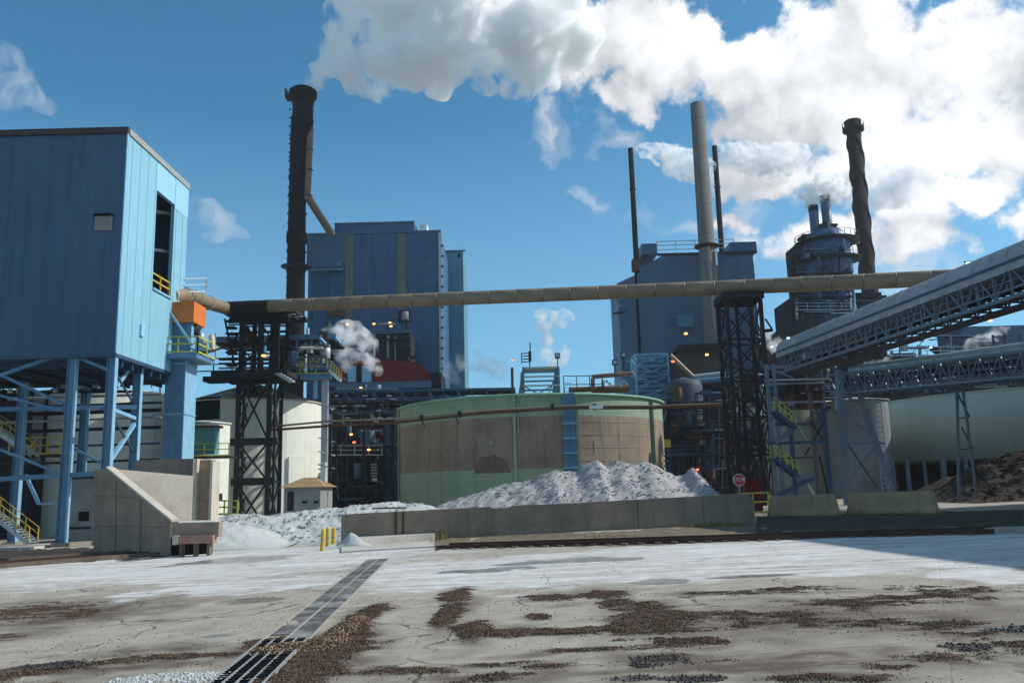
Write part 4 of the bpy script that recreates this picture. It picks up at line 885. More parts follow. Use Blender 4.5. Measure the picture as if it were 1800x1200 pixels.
# ------------------------------------------------------------------ dark lattice tower under tube, left
TY = 84
dt = thing('lattice_tower', 'dark steel lattice tower carrying the left end of the long tube', 'tower', (P(440, 900, TY).x, TY, gz(-25)))
xa, xb = P(417, 780, TY).x, P(472, 780, TY).x; zg = gz(xa)-.2
lev = [zg]+[P(440, v, TY).z for v in (846, 776, 664)]
lattice(dt, xa, xb, TY, TY+4.2, lev, .42, .17, M_DARK)
for x in (xa, xb):
    beam(dt, 'column_web', (x+.55, TY-.02, zg), (x+.55, TY-.02, lev[-1]), .2, M_DARK)
    for k in range(14): z = zg+(lev[-1]-zg)*(k+.5)/14; beam(dt, 'lacing', (x, TY-.03, z-.4), (x+.55, TY-.03, z+.4), .09, M_GALV if k % 4 == 0 else M_DARK)
for v, e in ((846, .5), (776, .8)):
    z = P(440, v, TY).z; box(dt, 'girder', (xa-e, TY-.1, z-.35), (xb+e, TY+.12, z+.35), M_DARK)
zz = P(440, 664, TY).z; z2_ = P(440, 655, TY).z; zt3 = P(440, 552, TY).z
box(dt, 'deck', (P(380, 660, TY).x, TY-1.5, zz), (P(512, 660, TY).x, TY+5, z2_), M_DARK)
railing(dt, [(P(352, 650, TY).x, TY-1.4, z2_), (P(512, 650, TY).x, TY-1.4, z2_)], M_DARK, 1.3, .05)
box(dt, 'walkway', (P(350, 660, TY).x, TY+1, zz-.1), (P(380, 660, TY).x, TY+3, z2_-.1), M_DARK)
for x in (xa+.2, xb+.6, xb-1.0):
    beam(dt, 'upper_column', (x, TY, z2_), (x, TY, zt3), .5, M_DARK); beam(dt, 'upper_column', (x, TY+4, z2_), (x, TY+4, zt3), .4, M_DARK)
for v in (640, 622, 604, 585, 570, 560):
    z = P(440, v, TY).z; beam(dt, 'crossbeam', (xa-1.2, TY-.05, z), (xb+2, TY-.05, z), .14, M_DARK); beam(dt, 'crossbeam', (xa-.5, TY+4, z), (xb+1, TY+4, z), .16, M_DARK)
for a, c_ in (((410,655),(470,600)), ((470,655),(410,600)), ((410,600),(440,556)), ((480,600),(450,556)), ((395,560),(412,640)), ((500,552),(478,600))):
    beam(dt, 'brace', P(*a, TY), P(*c_, TY), .16, M_DARK)
box(dt, 'top_deck', (P(395, 550, TY).x, TY-1.5, zt3), (P(522, 550, TY).x, TY+5, zt3+.35), M_DARK)
box(dt, 'top_girder', (P(408, 550, TY).x, TY-.6, zt3-.9), (P(510, 550, TY).x, TY-.3, zt3-.1), M_DARK)
railing(dt, [(P(395, 550, TY).x, TY+4.6, zt3+.3), (P(530, 550, TY).x, TY+4.6, zt3+.3)], M_DARK, 1.9, .05)
for k in range(5): pb(dt, 'walkway_step', 500+k*6, 512+k*6, 549+k*2, 552+k*2, TY-1.5, 1, M_GALV if k % 2 else M_DARK)
for k in range(5): u = 484+k*5; pb(dt, 'walkway_step', u, u+10, 655+k*3, 658+k*3, TY-2, 1, M_GALV)
for k in range(8):
    v = 562+k*11; pb(dt, 'side_platform', 396, 412, v, v+3, TY-.6, 1, M_DARK)
pb(dt, 'valve_box', 441, 455, 528, 545, TY-1.4, 1.0, M_DARK); pb(dt, 'yellow_guard', 403, 411, 533, 545, TY-1.5, .6, M_YELG)
rod(dt, 'duct', P(430, 575, TY+2), P(445, 600, TY+2), .35, M_RUST, 'pipe'); rod(dt, 'duct', P(462, 590, TY+2), P(464, 625, TY+2), .3, M_BLUE, 'pipe')
wall_lamp(463, 625, TY-.6, M_LAMPO, 'bright orange lamp in the middle of the dark lattice tower', r=.3)

# platform structure right of tower
PY = 88
ps = thing('process_platform', 'open two-level steel platform with machinery right of the dark tower', 'platform', (P(540, 800, PY).x, PY, gz(-20)))
pb(ps, 'roof_beam', 372, 590, 589, 598, PY, .4, M_BLUE); pb(ps, 'roof_sheet', 372, 586, 597, 600, PY+.45, 6, M_DARK)
pb(ps, 'roof_end', 562, 566, 589, 605, PY-.1, .3, M_BLUE2); beam(ps, 'roof_rafter', P(563, 595, PY), P(573, 605, PY-1.5), .25, M_BLUE2); beam(ps, 'roof_rafter', P(590, 592, PY+4), P(600, 605, PY+2), .25, M_BLUE2)
pb(ps, 'floor_beam', 500, 582, 657, 667, PY-.5, .4, M_BLUE); pb(ps, 'floor_deck', 380, 585, 653, 657, PY, 7, M_DARK)
railing(ps, [P(500, 657, PY-.5), P(582, 656, PY-.5)], M_YELG, 1.3, .04)
for u in (500, 520, 545, 572): pb(ps, 'post', u, u+3, 598, 655, PY, .3, M_BLUE)
pb(ps, 'middle_beam', 490, 560, 620, 624, PY+.5, .4, M_DARK)
for (u, v, r, h, m) in ((512,648,.5,1.7,M_GALV),(528,646,.6,2,M_CREAM),(545,646,.45,1.6,M_GALV),(556,640,.5,2.4,M_GREY),(495,646,.4,1.8,M_RUST),(538,620,.3,1.2,M_CREAM)):
    p = P(u, v, PY+1.5); rod(ps, 'vessel', p, p+Vector((0,0,h)), r, m, 'pipe')
for v in (610, 630, 637, 645): rod(ps, 'pipe', P(385, v+2, PY+2), P(560, v, PY+2), .11, random.choice([M_GALV, M_DARK, M_DARK]))
for u in (430,445,500,515,535,552): rod(ps, 'pipe', P(u, 603, PY+2.2), P(u+2, 655, PY+2.2), .1, random.choice([M_GALV, M_BLUE3, M_RUST]))
stairs('', 578, 650, PY-.5, 596, 668, PY-.5, 1.2, 6, '', M_YEL, M_WHITE, True, ps)
rod(ps, 'vent_pipe', P(541, 577, PY+3), P(541, 600, PY+3), .18, M_GALV)
pb(ps, 'column', 551, 557, 667, 700, PY, .4, M_BLUE2); pb(ps, 'column', 564, 575, 667, 905, PY, .5, M_GALV); pb(ps, 'column', 577, 580, 745, 905, PY+1, .3, M_DARK)
for v in (715, 745, 773, 797, 820): beam(ps, 'landing', P(560, v-4, PY-.6), P(588, v+3, PY-.6), .5, M_WHITE if v in (745, 797) else M_GALV, .12)
pb(ps, 'ladder_cage', 563, 572, 812, 880, PY-.5, .5, M_WHITE)
for k in range(8): pb(ps, 'rung', 559, 563, 815+k*8, 817+k*8, PY-.6, .4, M_YELG)

def clutter(t_, u0, u1, v0, v1, Y, n, ms, lv=None, seed=3):
    rr = random.Random(seed); W_, H_ = u1-u0, v1-v0
    for v in (lv or []):
        pb(t_, 'walkway', u0, u1, v, v+2.2, Y-.3, 1.6, M_DARK); railing(t_, [P(u0, v, Y-.3), P(u1, v, Y-.3)], rr.choice([M_DARK, M_BLUE3, M_GALV]), 1.2, .04)
    for k in range(n):
        m = rr.choice(ms); yy = Y+rr.uniform(-.3, 2.5); u, v = rr.uniform(u0, u1), rr.uniform(v0, v1); q = rr.random()
        if q < .34: rod(t_, 'pipe', P(u, v, yy), P(min(u1, u+rr.uniform(.15, .6)*W_), v-rr.uniform(0, 2), yy), rr.uniform(.05, .2), m)
        elif q < .62: rod(t_, 'pipe', P(u, v, yy), P(u, min(v1, v+rr.uniform(.2, .7)*H_), yy), rr.uniform(.05, .22), m)
        elif q < .76: p = P(u, v, yy); rod(t_, 'vessel', p, p+Vector((0, 0, rr.uniform(.8, 2.4))), rr.uniform(.25, .7), m, 'pipe')
        elif q < .86: p = P(u, v, yy); box(t_, 'cabinet', p, p+Vector((rr.uniform(.4, 1.6), .8, rr.uniform(.4, 1.8))), m)
        elif q < .93: a = rr.choice((-1, 1)); beam(t_, 'brace', P(u, v, yy), P(u+a*18, v+22, yy), .1, m)
        else: beam(t_, 'duct', P(u, v, yy), P(u+rr.uniform(-14, 14), v+rr.uniform(8, 30), yy), rr.uniform(.3, .7), m)
# ------------------------------------------------------------------ dark process building + red
db = thing('process_building', 'dark cluttered process building between the white tank and green tank', 'building', (P(640, 880, 112).x, 112, gz(-18)))
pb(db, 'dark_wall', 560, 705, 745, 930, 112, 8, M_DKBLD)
pb(db, 'blue_wall', 676, 702, 745, 930, 110, 1.5, M_NAVY)
pb(db, 'blue_girt', 620, 702, 779, 782, 109.6, .3, M_BLUE); pb(db, 'blue_girt', 660, 702, 823, 826, 109.6, .3, M_BLUE3)
beam(db, 'blue_brace', P(676, 785, 109.7), P(702, 820, 109.7), .2, M_BLUE); beam(db, 'blue_brace', P(676, 830, 109.7), P(702, 868, 109.7), .2, M_BLUE3)
pb(db, 'red_wall', 640, 676, 750, 812, 110.5, 1, M_RED)
for k in range(34):
    u = random.uniform(578, 672); v = random.uniform(760, 850); h = random.uniform(15, 70)
    rod(db, 'pipe', P(u, v, 108+random.random()*3), P(u, v+h, 108+random.random()), random.uniform(.06, .22), random.choice([M_DARK, M_DARK, M_GALV, M_RUST, M_BLUE3]))
for k in range(16):
    u = random.uniform(575, 640); v = random.uniform(760, 870)
    rod(db, 'pipe', P(u, v, 107), P(u+random.uniform(20, 60), v-1, 107), random.uniform(.05, .12), random.choice([M_DARK, M_DARK, M_BLUE3, M_RUST]))
for k in range(6): pb(db, 'ladder_rung', 652, 662, 815+k*5, 817+k*5, 106.5, .3, M_GALV)
pb(db, 'white_panel', 655, 663, 840, 845, 106, .3, M_WHITE)
rb_ = thing('red_building', 'dark red clad building in front of the tall blue boiler house', 'building', (P(680, 800, 128).x, 128, gz(-18)))
b_ = MB(); Yr = 128; poly = [P(598, 690, Yr), P(598, 634, Yr), P(680, 632, Yr), P(735, 637, Yr), P(756, 655, Yr), P(756, 690, Yr)]; b_.prism(poly, (0, 14, 0)); b_.build('wall', M_RED, rb_)
pb(rb_, 'window', 611, 626, 643, 671, Yr-.2, .15, M_BLUE2); pb(rb_, 'window', 636, 653, 643, 671, Yr-.2, .15, M_BLUE2); pb(rb_, 'doorway', 626.5, 635.5, 640, 700, Yr-.3, .2, M_BLACK)
pb(rb_, 'parapet', 580, 757, 671, 683, Yr-1.2, 14, M_FAR3); pb(rb_, 'lower_wall', 575, 770, 683, 780, Yr-1, 13, M_DKBLD)
pb(rb_, 'dark_corner', 756.5, 776, 655, 700, Yr-.5, 8, M_DKBLD)

def rack(name, label, u0, u1, vs_, Y, posts, m=M_BLUE3, dv=0, Y2=None, vb=900, rails=True):
    Y2 = Y2 or Y
    t_ = thing(name, label, 'pipe rack', (P(u0, vs_[0][0], Y).x, Y, gz(0)))
    for v, r, mm in vs_: rod(t_, 'pipe', P(u0, v, Y), P(u1, v+dv, Y2), r, mm)
    return t_
# rack behind green tank
rk = rack('pipe_rack', 'blue pipe bridge running behind the green tank towards the red building', 575, 905, [(692,.16,M_BLUE3),(697,.2,M_DARK),(707,.12,M_GALV),(716,.18,M_DARK),(722,.1,M_BLUE3)], 104, None, dv=-7)
for v in (688, 702, 725): beam(rk, 'girder', P(575, v, 103.5), P(905, v-5, 103.5), .3, M_BLUE3)
for k in range(14):
    u = 580+k*25; beam(rk, 'post', P(u, 688-k*.4, 103.6), P(u, 726-k*.4, 103.6), .16, M_BLUE3)
    if k % 2: beam(rk, 'brace', P(u, 688, 103.4), P(u+24, 724, 103.4), .12, M_BLUE)
for u in (590, 640, 690): beam(rk, 'column', P(u, 690, 104), P(u, 920, 104), .35, M_DARK)
pb(rk, 'walkway', 575, 905, 703, 705, 102, 1.5, M_DARK)
for k in range(16):
    u = random.uniform(578, 690); v = random.choice([694, 700, 712, 720, 733]); pb(rk, 'clamp', u, u+random.uniform(4, 14), v, v+2, 102, .4, M_GALV)

# ------------------------------------------------------------------ green tank
GYc = 101
gt_r = (P(1168, 790, GYc).x-P(700, 790, GYc).x)/2*.985; gcx = P(934, 790, GYc).x; gzb = gz(gcx)-.3
zt_ = P(934, 692, GYc-gt_r).z; zA = P(934, 731, GYc-gt_r).z; zB = P(934, 823, GYc-gt_r).z
gt = thing('round_tank', 'huge round green tank with a broad rust-brown band', 'tank', (gcx, GYc, gzb))
for (a, c_, mm, nm) in ((gzb, zB, M_GREEN, 'lower_shell'), (zB, zA, M_BROWN, 'rusty_shell'), (zA, zt_, M_GREEN, 'upper_shell')):
    b_ = MB(); b_.lathe((gcx, GYc, 0), [(gt_r, a), (gt_r, c_)], 120); b_.build(nm, mm, gt)
b_ = MB(); b_.lathe((gcx, GYc, zt_), [(gt_r, -.25), (gt_r+.25, -.2), (gt_r+.3, 0), (gt_r, .08), (.01, 1.3)], 120); b_.build('roof', M_TROOF, gt)
for k in range(4):
    z = zB+(zA-zB)*(k+.5)/4; b_ = MB(); b_.lathe((gcx, GYc, z), [(gt_r, -.035), (gt_r+.035, 0), (gt_r, .035)], 120); b_.build('seam_band', M_BROWN, gt)
for k in range(12):
    a = math.radians(180+k*15.6+(4 if k % 2 else 0)); x, y = gcx+gt_r*math.cos(a), GYc+gt_r*math.sin(a)
    z0, z1 = zB+(zA-zB)*((k*7) % 4)/4, zB+(zA-zB)*(((k*7) % 4)+1)/4
    beam(gt, 'plate_joint', (x, y, z0), (x, y, z1), .06, M_BROWN)
def on_tank(u, extra=0.1):
    r = ray(u, 780); # intersect horizontally
    dx, dy = r.x, 1.0; fx, fy = -gcx, -GYc; R_ = gt_r+extra
    A_ = dx*dx+dy*dy; B_ = 2*(fx*dx+fy*dy); C_ = fx*fx+fy*fy-R_*R_; s = (-B_-math.sqrt(max(0, B_*B_-4*A_*C_)))/(2*A_); return s*dx, s*dy
for u, wd, m in ((905, .30, M_GREEN), (1016, .34, M_GREEN), (1148, .38, M_GREEND), (700.8, .2, M_GREEN)):
    x, y = on_tank(u, .12); beam(gt, 'pilaster', (x, y, gzb), (x, y, zt_-.2), wd, m, .3)
x, y = on_tank(912, .15); beam(gt, 'drop_pipe', (x, y, P(912, 760, y).z), (x, y, zt_), .1, M_GREEN)
# ladder in blue cage
lx, ly = on_tank(1002, .6); la_ = thing('caged_ladder', 'blue caged ladder up the front of the green tank', 'ladder', (lx, ly, gz(lx)))
zl = zt_+.6
for s in (-.65, .65): beam(la_, 'rail', (lx+s*.55, ly, gz(lx)), (lx+s*.55, ly, zl), .10, M_BLUE)
b_ = MB(); b_.box((lx-.62, ly+.3, gz(lx)), (lx+.62, ly+.38, zl-.6)); b_.build('cage_back', M_BLUE, la_)
for k in range(6): z = P(1002, 745+k*26, ly).z; box(la_, 'rest_hoop', (lx-.7, ly-.25, z), (lx+.7, ly+.3, z+.12), M_BLUE2)
b_ = MB()
for k in range(30): z = gz(lx)+.4+k*.42; b_.beam((lx-.36, ly, z), (lx+.36, ly, z), .05)
b_.build('rung', M_BLUE, la_)
x, y = on_tank(864, .2); z = P(864, 778, y).z; b_ = MB(); b_.tube((x, y-.25, z), (x, y+.3, z), .28, n=16); tag(b_.build('tank_nozzle', M_GREY), 'round capped nozzle on the rusty band of the green tank', 'nozzle')
# dark dome stain outline : manway ring
x, y = on_tank(865, .06); zc = P(865, 815, y).z
b_ = MB()
for k in range(24):
    a0, a1 = math.pi*k/24, math.pi*(k+1)/24
    def pt(a, rr):
        rr = rr*(1+.18*noise.noise(Vector((a*3, rr, 2))))
        xx = x+math.cos(a)*rr; yy = GYc-math.sqrt((gt_r+.05)**2-(xx-gcx)**2); return Vector((xx, yy, zc-.9+math.sin(a)*rr*1.05))
    b_.add([pt(a0, .01), pt(a1, .01), pt(a1, 1.75), pt(a0, 1.75)], [(0,1,2,3)])
b_.build('manway_stain', mat('dark_stain', (.15,.105,.08), .8, 0, .4, vscale=1.5), gt)
# things on roof of the green tank
rf = thing('roof_platform', 'grey-blue stepped steel platform on top of the green tank', 'platform', (P(945, 690, 92).x, 92, zt_))
p0 = P(908, 690, 92); p1 = P(985, 690, 92)
x0, x1 = p0.x, p1.x; zb0 = zt_-.2
pts_l = P(918, 647, 92).z
for x in (x0+.8, x1-.1):
    for y in (92, 95): beam(rf, 'post', (x, y, zb0), (x, y, pts_l), .2, M_BLUE)
for k in range(7):
    z = zb0+.8+(pts_l-zb0-.8)*k/6; beam(rf, 'louvre_bar', (x0+.7+.04*k, 91.9, z), (x1, 91.9, z), .13, M_BLUE if k % 2 else M_GALV, .2)
for a, c_ in (((x0+.8, zb0), (x0+3.8, zb0+1.7)), ((x0+3.8, zb0), (x0+.9, zb0+1.7)), ((x1-1.6, zb0), (x1-.1, pts_l))): beam(rf, 'brace', (a[0], 91.8, a[1]), (c_[0], 91.8, c_[1]), .12, M_BLUE)
b_ = MB(); b_.prism([(x0, 92.1, zb0), (x0+.9, 92.1, zb0), (x0+.9, 92.1, pts_l), (x0+.5, 92.1, pts_l-.5), (x0+.4, 92.1, zb0+2)], (0, .2, 0)); b_.build('side_panel', M_GREY, rf)
b_ = MB(); b_.prism([(x1-1.0, 92.1, zb0), (x1, 92.1, zb0), (x1, 92.1, pts_l), (x1-.5, 92.1, pts_l)], (0, .2, 0)); b_.build('side_panel', M_GREY, rf)
box(rf, 'top_deck', (x0+.7, 92, pts_l), (x1, 95, pts_l+.12), M_BLUE3)
beam(rf, 'mast', P(901, 690, 92), P(900, 646, 92), .3, M_RUST); wall_lamp(901, 632, 92, M_LAMPR, 'red and white beacon left of the tank-top platform', r=.18)
beam(rf, 'antenna', P(931, 648, 92), P(932, 602, 92), .12, M_DARK); pb(rf, 'equipment', 929, 934, 617, 635, 91.9, .3, M_DARK)
for k in range(4): pb(rf, 'ladder_rung', 917, 930, 620+k*5, 621.5+k*5, 92, .1, M_DARK)
pb(rf, 'ladder_rail', 916, 917.5, 620, 638, 92, .1, M_DARK)
def flood(u, v, vb_, Y, label):
    t_ = thing('floodlight', label, 'floodlight', P(u, vb_, Y), 'floodlights above the green tank'); beam(t_, 'pole', P(u, vb_, Y), P(u, v+4, Y), .1, M_DARK)
    pb(t_, 'lamp_head', u-4.5, u+4.5, v-5, v+4, Y-.3, .5, M_DARK); pb(t_, 'lens', u-3, u+3, v-3.5, v+2.5, Y-.34, .03, M_GALV)
flood(980, 625, 648, 92, 'boxy floodlight on a pole over the tank-top platform'); flood(1081, 637, 660, 93, 'tilted floodlight on a pole left of the blue stair tower'); flood(1096, 624, 650, 95, 'dark floodlight against the corner of the blue stack building')
tag(railing(None, [(P(990, 690, 90).x, 88.5, zt_+.1), (P(1060, 690, 89).x, 89, zt_+.1)], M_DARK, 2.0, .04, 'roof_railing', 1.6), 'thin handrail on the green tank roof near the ladder', 'railing')
tp = thing('roof_pipework', 'brown overhead pipework behind the green tank roof edge', 'pipes', P(1050, 690, 96))
rod(tp, 'pipe', P(1042, 688, 96), P(1042, 664, 96), .24, M_STK2, 'pipe'); rod(tp, 'pipe', P(1041, 662, 96), P(1112, 656, 96), .26, M_STK2, 'pipe')
rod(tp, 'header', P(1000, 687, 95), P(1105, 683, 95), .42, M_RUST, 'pipe'); rod(tp, 'pipe', P(1060, 668, 96), P(1060, 684, 96), .2, M_GALV, 'pipe')
pb(tp, 'insulation', 1000, 1040, 689, 691, 88, .2, M_WHITE)
for k in range(8): pb(tp, 'valve', 1065+k*5, 1069+k*5, 668+(k%3)*4, 672+(k%3)*4, 94, .4, M_GALV if k % 2 else M_BLUE2)
# twin thin pipes crossing in front of the tank
tw = thing('twin_pipes', 'pair of thin brown pipes crossing in front of the green tank', 'pipes', P(600, 742, 82))
pp = [(470,750,86),(580,740,82),(700,736,80),(850,722,80),(1000,713.5,80),(1150,713.5,80),(1300,708,78)]
pp2 = [(470,756,86),(580,748,82),(690,743,80),(850,726,80),(1000,717,80),(1150,717,80),(1300,711.5,78)]
for L_, r_, m_ in ((pp, .10, M_TAN), (pp2, .12, M_RUST)):
    for a, c_ in zip(L_[:-1], L_[1:]): A_, C_ = P(*a), P(*c_); rod(tw, 'pipe', A_, C_+(C_-A_)*.01, r_, m_)
for (u, v) in ((738, 733), (805, 726), (968, 713), (1042, 713)): pb(tw, 'hanger', u, u+6, v-4, v+7, 79.8, .3, M_DARK)
pb(tw, 'lagging', 1036, 1060, 712, 718, 79.6, .4, M_WHITE)
for u in (580, 1300): beam(tw, 'support', P(u, 745 if u < 900 else 710, 82 if u < 900 else 78), P(u, 930, 82 if u < 900 else 78), .22, M_DARK)
rod(tw, 'pipe', P(738, 736, 80), P(748, 750, 80), .07, M_RUST); rod(tw, 'pipe', P(800, 730, 80), P(806, 745, 80), .07, M_RUST)
# ------------------------------------------------------------------ boiler house left
BH = 160
bh = thing('boiler_house', 'tall dark blue boiler house with two buff vertical stripes', 'building', (P(655, 800, BH).x, BH, gz(-20)))
pb(bh, 'main_wall', 539, 775, 409, 905, BH, 30, M_FAR); pb(bh, 'upper_block', 588, 728, 391, 409.5, BH+.1, 22, M_FAR)
pb(bh, 'parapet', 538.5, 775.5, 407, 410, BH-.2, .25, M_FAR3); pb(bh, 'parapet', 587.5, 728.5, 390, 392.5, BH-.1, .2, M_FAR3)
pb(bh, 'buff_stripe', 607, 621, 413, 560, BH-.25, .2, M_BUFF); pb(bh, 'buff_stripe', 699, 713, 411, 560, BH-.25, .2, M_BUFF)
pb(bh, 'corner_trim', 772, 778, 409, 700, BH-.4, .4, M_GALV); pb(bh, 'edge_flue', 529, 534.5, 420, 600, BH-.5, .6, M_BLUE2)
pb(bh, 'roof_vent', 738, 750, 393, 407, BH+4, 4, M_WHITE); pb(bh, 'canopy', 541, 600, 472, 475, BH-2, 2, M_BLUE); pb(bh, 'hoist_box', 592, 599, 459, 467, BH-1, 1, M_BLUE)
pb(bh, 'wall_step', 539, 608, 413, 470, BH-.15, .1, M_FAR3)
for u in (575, 635, 655, 680, 745): pb(bh, 'cladding_seam', u, u+.8, 412, 700, BH-.12, .1, M_FAR)
for v in (455, 505, 610, 655): pb(bh, 'cladding_lap', 539, 772, v, v+.8, BH-.10, .08, M_FAR)
pb(bh, 'lower_annexe', 660, 722, 585, 690, BH-8, 8, M_DKBLD); pb(bh, 'annexe_trim', 655, 722, 583, 585.5, BH-8.2, .3, M_FAR2)
pb(bh, 'dark_hatch', 576, 606, 545, 556, BH-.6, .5, M_RUST); pb(bh, 'dark_hatch', 700, 720, 545, 565, BH-.6, .5, M_DKBLD)
for i in range(14): pb(bh, 'trim_ladder', 775, 779.5, 430+i*18, 433+i*18, BH-.7, .3, M_DARK)
b2 = thing('elevator_block', 'narrow teal block standing right of the tall boiler house', 'building', (P(800, 800, 182).x, 182, gz(0)))
pb(b2, 'wall', 779, 817.5, 441, 905, 182, 16, M_FAR2); pb(b2, 'parapet', 779, 818, 439.5, 442, 181.8, .3, M_FAR3); pb(b2, 'vent', 805, 809, 446, 452, 181.7, .2, M_DKBLD)
for v in (520, 600): pb(b2, 'cladding_lap', 779, 817.5, v, v+1, 181.85, .1, M_FAR3)
for (u, v) in ((610,570),(657,569),(685,567),(687,573)): wall_lamp(u, v, BH-9, M_LAMPO, f'orange lamp glowing on the boiler house front {"by the left steam wisp" if u==610 else "between the two stripes" if u==657 else "upper of the pair by the right stripe" if v==567 else "lower of the pair by the right stripe"}', r=.32)
for (u, v, l) in ((617,763,'upper orange lamp in the dark process area'),(622,777,'middle red-orange lamp in the dark process area'),(648,790,'lower orange lamp in the dark process area'),(634,681,'orange lamp in the red building doorway')): wall_lamp(u, v, 105.5 if v > 700 else 126, M_LAMPO if v != 777 else M_LAMPR, l, r=.25)
# stacks
def stack(name, label, u0t, ut1, vt, Y, r0, r1, m, vb=900, rings=6, ztop=None, u_b=None, ringm=None, n=40):
    uc = (u0t+ut1)/2; p = P(uc, vt, Y); pm = P(u_b[0], u_b[1], Y) if u_b else p; cx = (p.x+pm.x)/2
    t_ = thing(name, label, 'chimney', (cx, Y, gz(cx)))
    H = p.z; b_ = MB(); b_.lathe((cx, Y, 0), [(r1, gz(cx)-.2), (r0, H), (r0*.8, H), (r0*.75, H-3)], n); b_.build('shaft', m, t_)
    for k in range(rings):
        z = H-(k+.6)*(H*.62)/rings; rr = r0+(r1-r0)*(H-z)/H
        b_ = MB(); b_.lathe((cx, Y, z), [(rr, -.12), (rr+.12, -.08), (rr+.12, .08), (rr, .12)], n); b_.build('ring', ringm or m, t_)
    return t_, cx, H
SY = 150
pt_, pl_ = P(533, 160, SY), P(523, 330, SY); H = pt_.z; cx = pt_.x; cl = pl_.x; zj = P(533, 232, SY).z
k1 = thing('chimney_stack', 'tall dark brown stack with a tan side flue left of the boiler house', 'chimney', (cl, SY, gz(cl)))
b_ = MB(); b_.lathe((cl, SY, 0), [(1.75, gz(cl)-.2), (1.62, P(515, 420, SY).z), (1.45, zj+1), (1.4, zj+3)], 40); b_.build('shaft', M_STK, k1)
b_ = MB(); b_.lathe((cx, SY, 0), [(1.3, zj-1.2), (1.92, zj), (1.92, H), (1.5, H), (1.5, H-3)], 40); b_.build('upper_shaft', M_STK, k1)
for k in range(10):
    z = H-2.5-k*3.6; c_x, rr = (cx, 1.92) if z > zj else (cl, 1.5+(zj-z)*.006)
    b_ = MB(); b_.lathe((c_x, SY, z), [(rr, -.12), (rr+.13, -.08), (rr+.13, .08), (rr, .12)], 40); b_.build('ring', M_STK, k1)
b_ = MB(); b_.lathe((cx, SY, H), [(2.0, -1.6), (2.5, -1.4), (2.6, -.2), (2.2, 0), (2.0, .3), (1.7, .3)], 32); b_.build('cap', M_STK, k1)
b_ = MB(); b_.box((cx-3.2, SY-1, H-1.6), (cx-1.5, SY+1, H-.9)); b_.box((cx-3.2, SY-1, H-.9), (cx-3.0, SY+1, H+.2)); b_.build('sampling_platform', M_DARK, k1)
rodx = P(544, 300, SY).x
rod(k1, 'side_flue', (rodx+.1, SY-.3, zj+.5), (rodx-.25, SY-.3, P(545, 352, SY).z), .62, M_STK2, 'pipe')
rod(k1, 'flue_elbow', P(542, 348, SY-.3), P(583, 412, SY+6), .72, M_TAN, 'pipe')
for v in (230, 265, 300, 345): 
    z = P(545, v, SY).z; b_ = MB(); b_.lathe((rodx, SY-.3, z), [(.6, -.1), (.75, 0), (.6, .1)], 16); b_.build('flue_band', M_STK, k1)
zp = P(515, 470, SY).z; b_ = MB(); b_.lathe((cl, SY, zp), [(1.6, -.2), (2.7, 0), (2.7, .15), (1.6, .15)], 24); b_.build('gallery', M_DARK, k1)
zp = P(515, 420, SY).z; b_ = MB(); b_.lathe((cl, SY, zp), [(1.6, -1.0), (1.85, -.8), (1.85, .8), (1.6, 1.0)], 24); b_.build('collar', M_STK, k1)
zs, ze_ = P(515, 520, SY).z, H-2
for k in range(22): z = zs+(ze_-zs)*k/22; box(k1, 'ladder_cage_hoop', (cl-1.8, SY-.4, z), (cl-1.45, SY+.2, z+.08), M_DARK)
# concrete stack etc on right-centre
CY = 150
sb_ = thing('stack_building', 'steel-blue clad building with chamfered corner around the grey concrete stack', 'building', (P(1215, 800, CY).x, CY, gz(30)))
b_ = MB(); poly = [P(u, v, CY) for u, v in ((1098,900),(1098,492),(1128,475),(1130,447),(1325,440),(1325,900))]
xL, xC, xR = P(1098, 600, CY).x, P(1140, 600, CY).x, P(1331, 540, CY-6).x
zT = P(1230, 446, CY-4).z
def plan_prism(name, plan, z0, z1, m, parent):
    b_ = MB(); b_.prism([Vector((x, y, z0)) for x, y in plan], (0, 0, z1-z0)); return b_.build(name, m, parent)
plan_prism('main_wall', [(xL, CY+6), (xC, CY-4), (xR, CY-6), (xR, CY+18), (xL, CY+18)], gz(0)-.5, P(1230, 480, CY).z, M_FAR3, sb_)
plan_prism('upper_wall', [(P(1130, 460, CY).x, CY+6), (P(1160, 460, CY).x, CY-3.8), (xR-.02, CY-5.8), (xR-.02, CY+17), (P(1130, 460, CY).x, CY+17)], P(1230, 480, CY).z+.01, zT, M_FAR3, sb_)
pb(sb_, 'roof_block', 1128, 1155, 428, 447, CY, 10, M_FAR3); pb(sb_, 'roof_block', 1284, 1330, 425, 444, CY-5.9, 10, M_FAR)
pb(sb_, 'roof_band', 1155, 1331, 443, 447, CY-6.1, .3, M_DKBLD); railing(sb_, [P(1155, 440, CY-3), P(1290, 436, CY-5)], M_GALV, 1.6, .06, step=3)
for u in (1180, 1200, 1270, 1300): pb(sb_, 'cladding_seam', u, u+.8, 447, 640, CY-6.2, .1, M_FAR)
for v in (500, 560): pb(sb_, 'cladding_lap', 1165, 1330, v, v+.8, CY-6.2, .1, M_FAR)
pb(sb_, 'patch_panel', 1190, 1219, 553, 574, CY-6.3, .2, M_FAR2)
beam(sb_, 'outrigger', P(1078, 551, CY+3), P(1100, 548, CY+3), .3, M_DARK); beam(sb_, 'outrigger', P(1078, 550, CY+3), P(1092, 535, CY+3), .15, M_GALV)
cs, cx2, H2 = stack('chimney_stack', 'broad grey concrete stack rising in front of the blue stack building', 1216, 1242, 183, 140, 1.22, 1.62, M_CONCS, u_b=(1242, 480), rings=0)
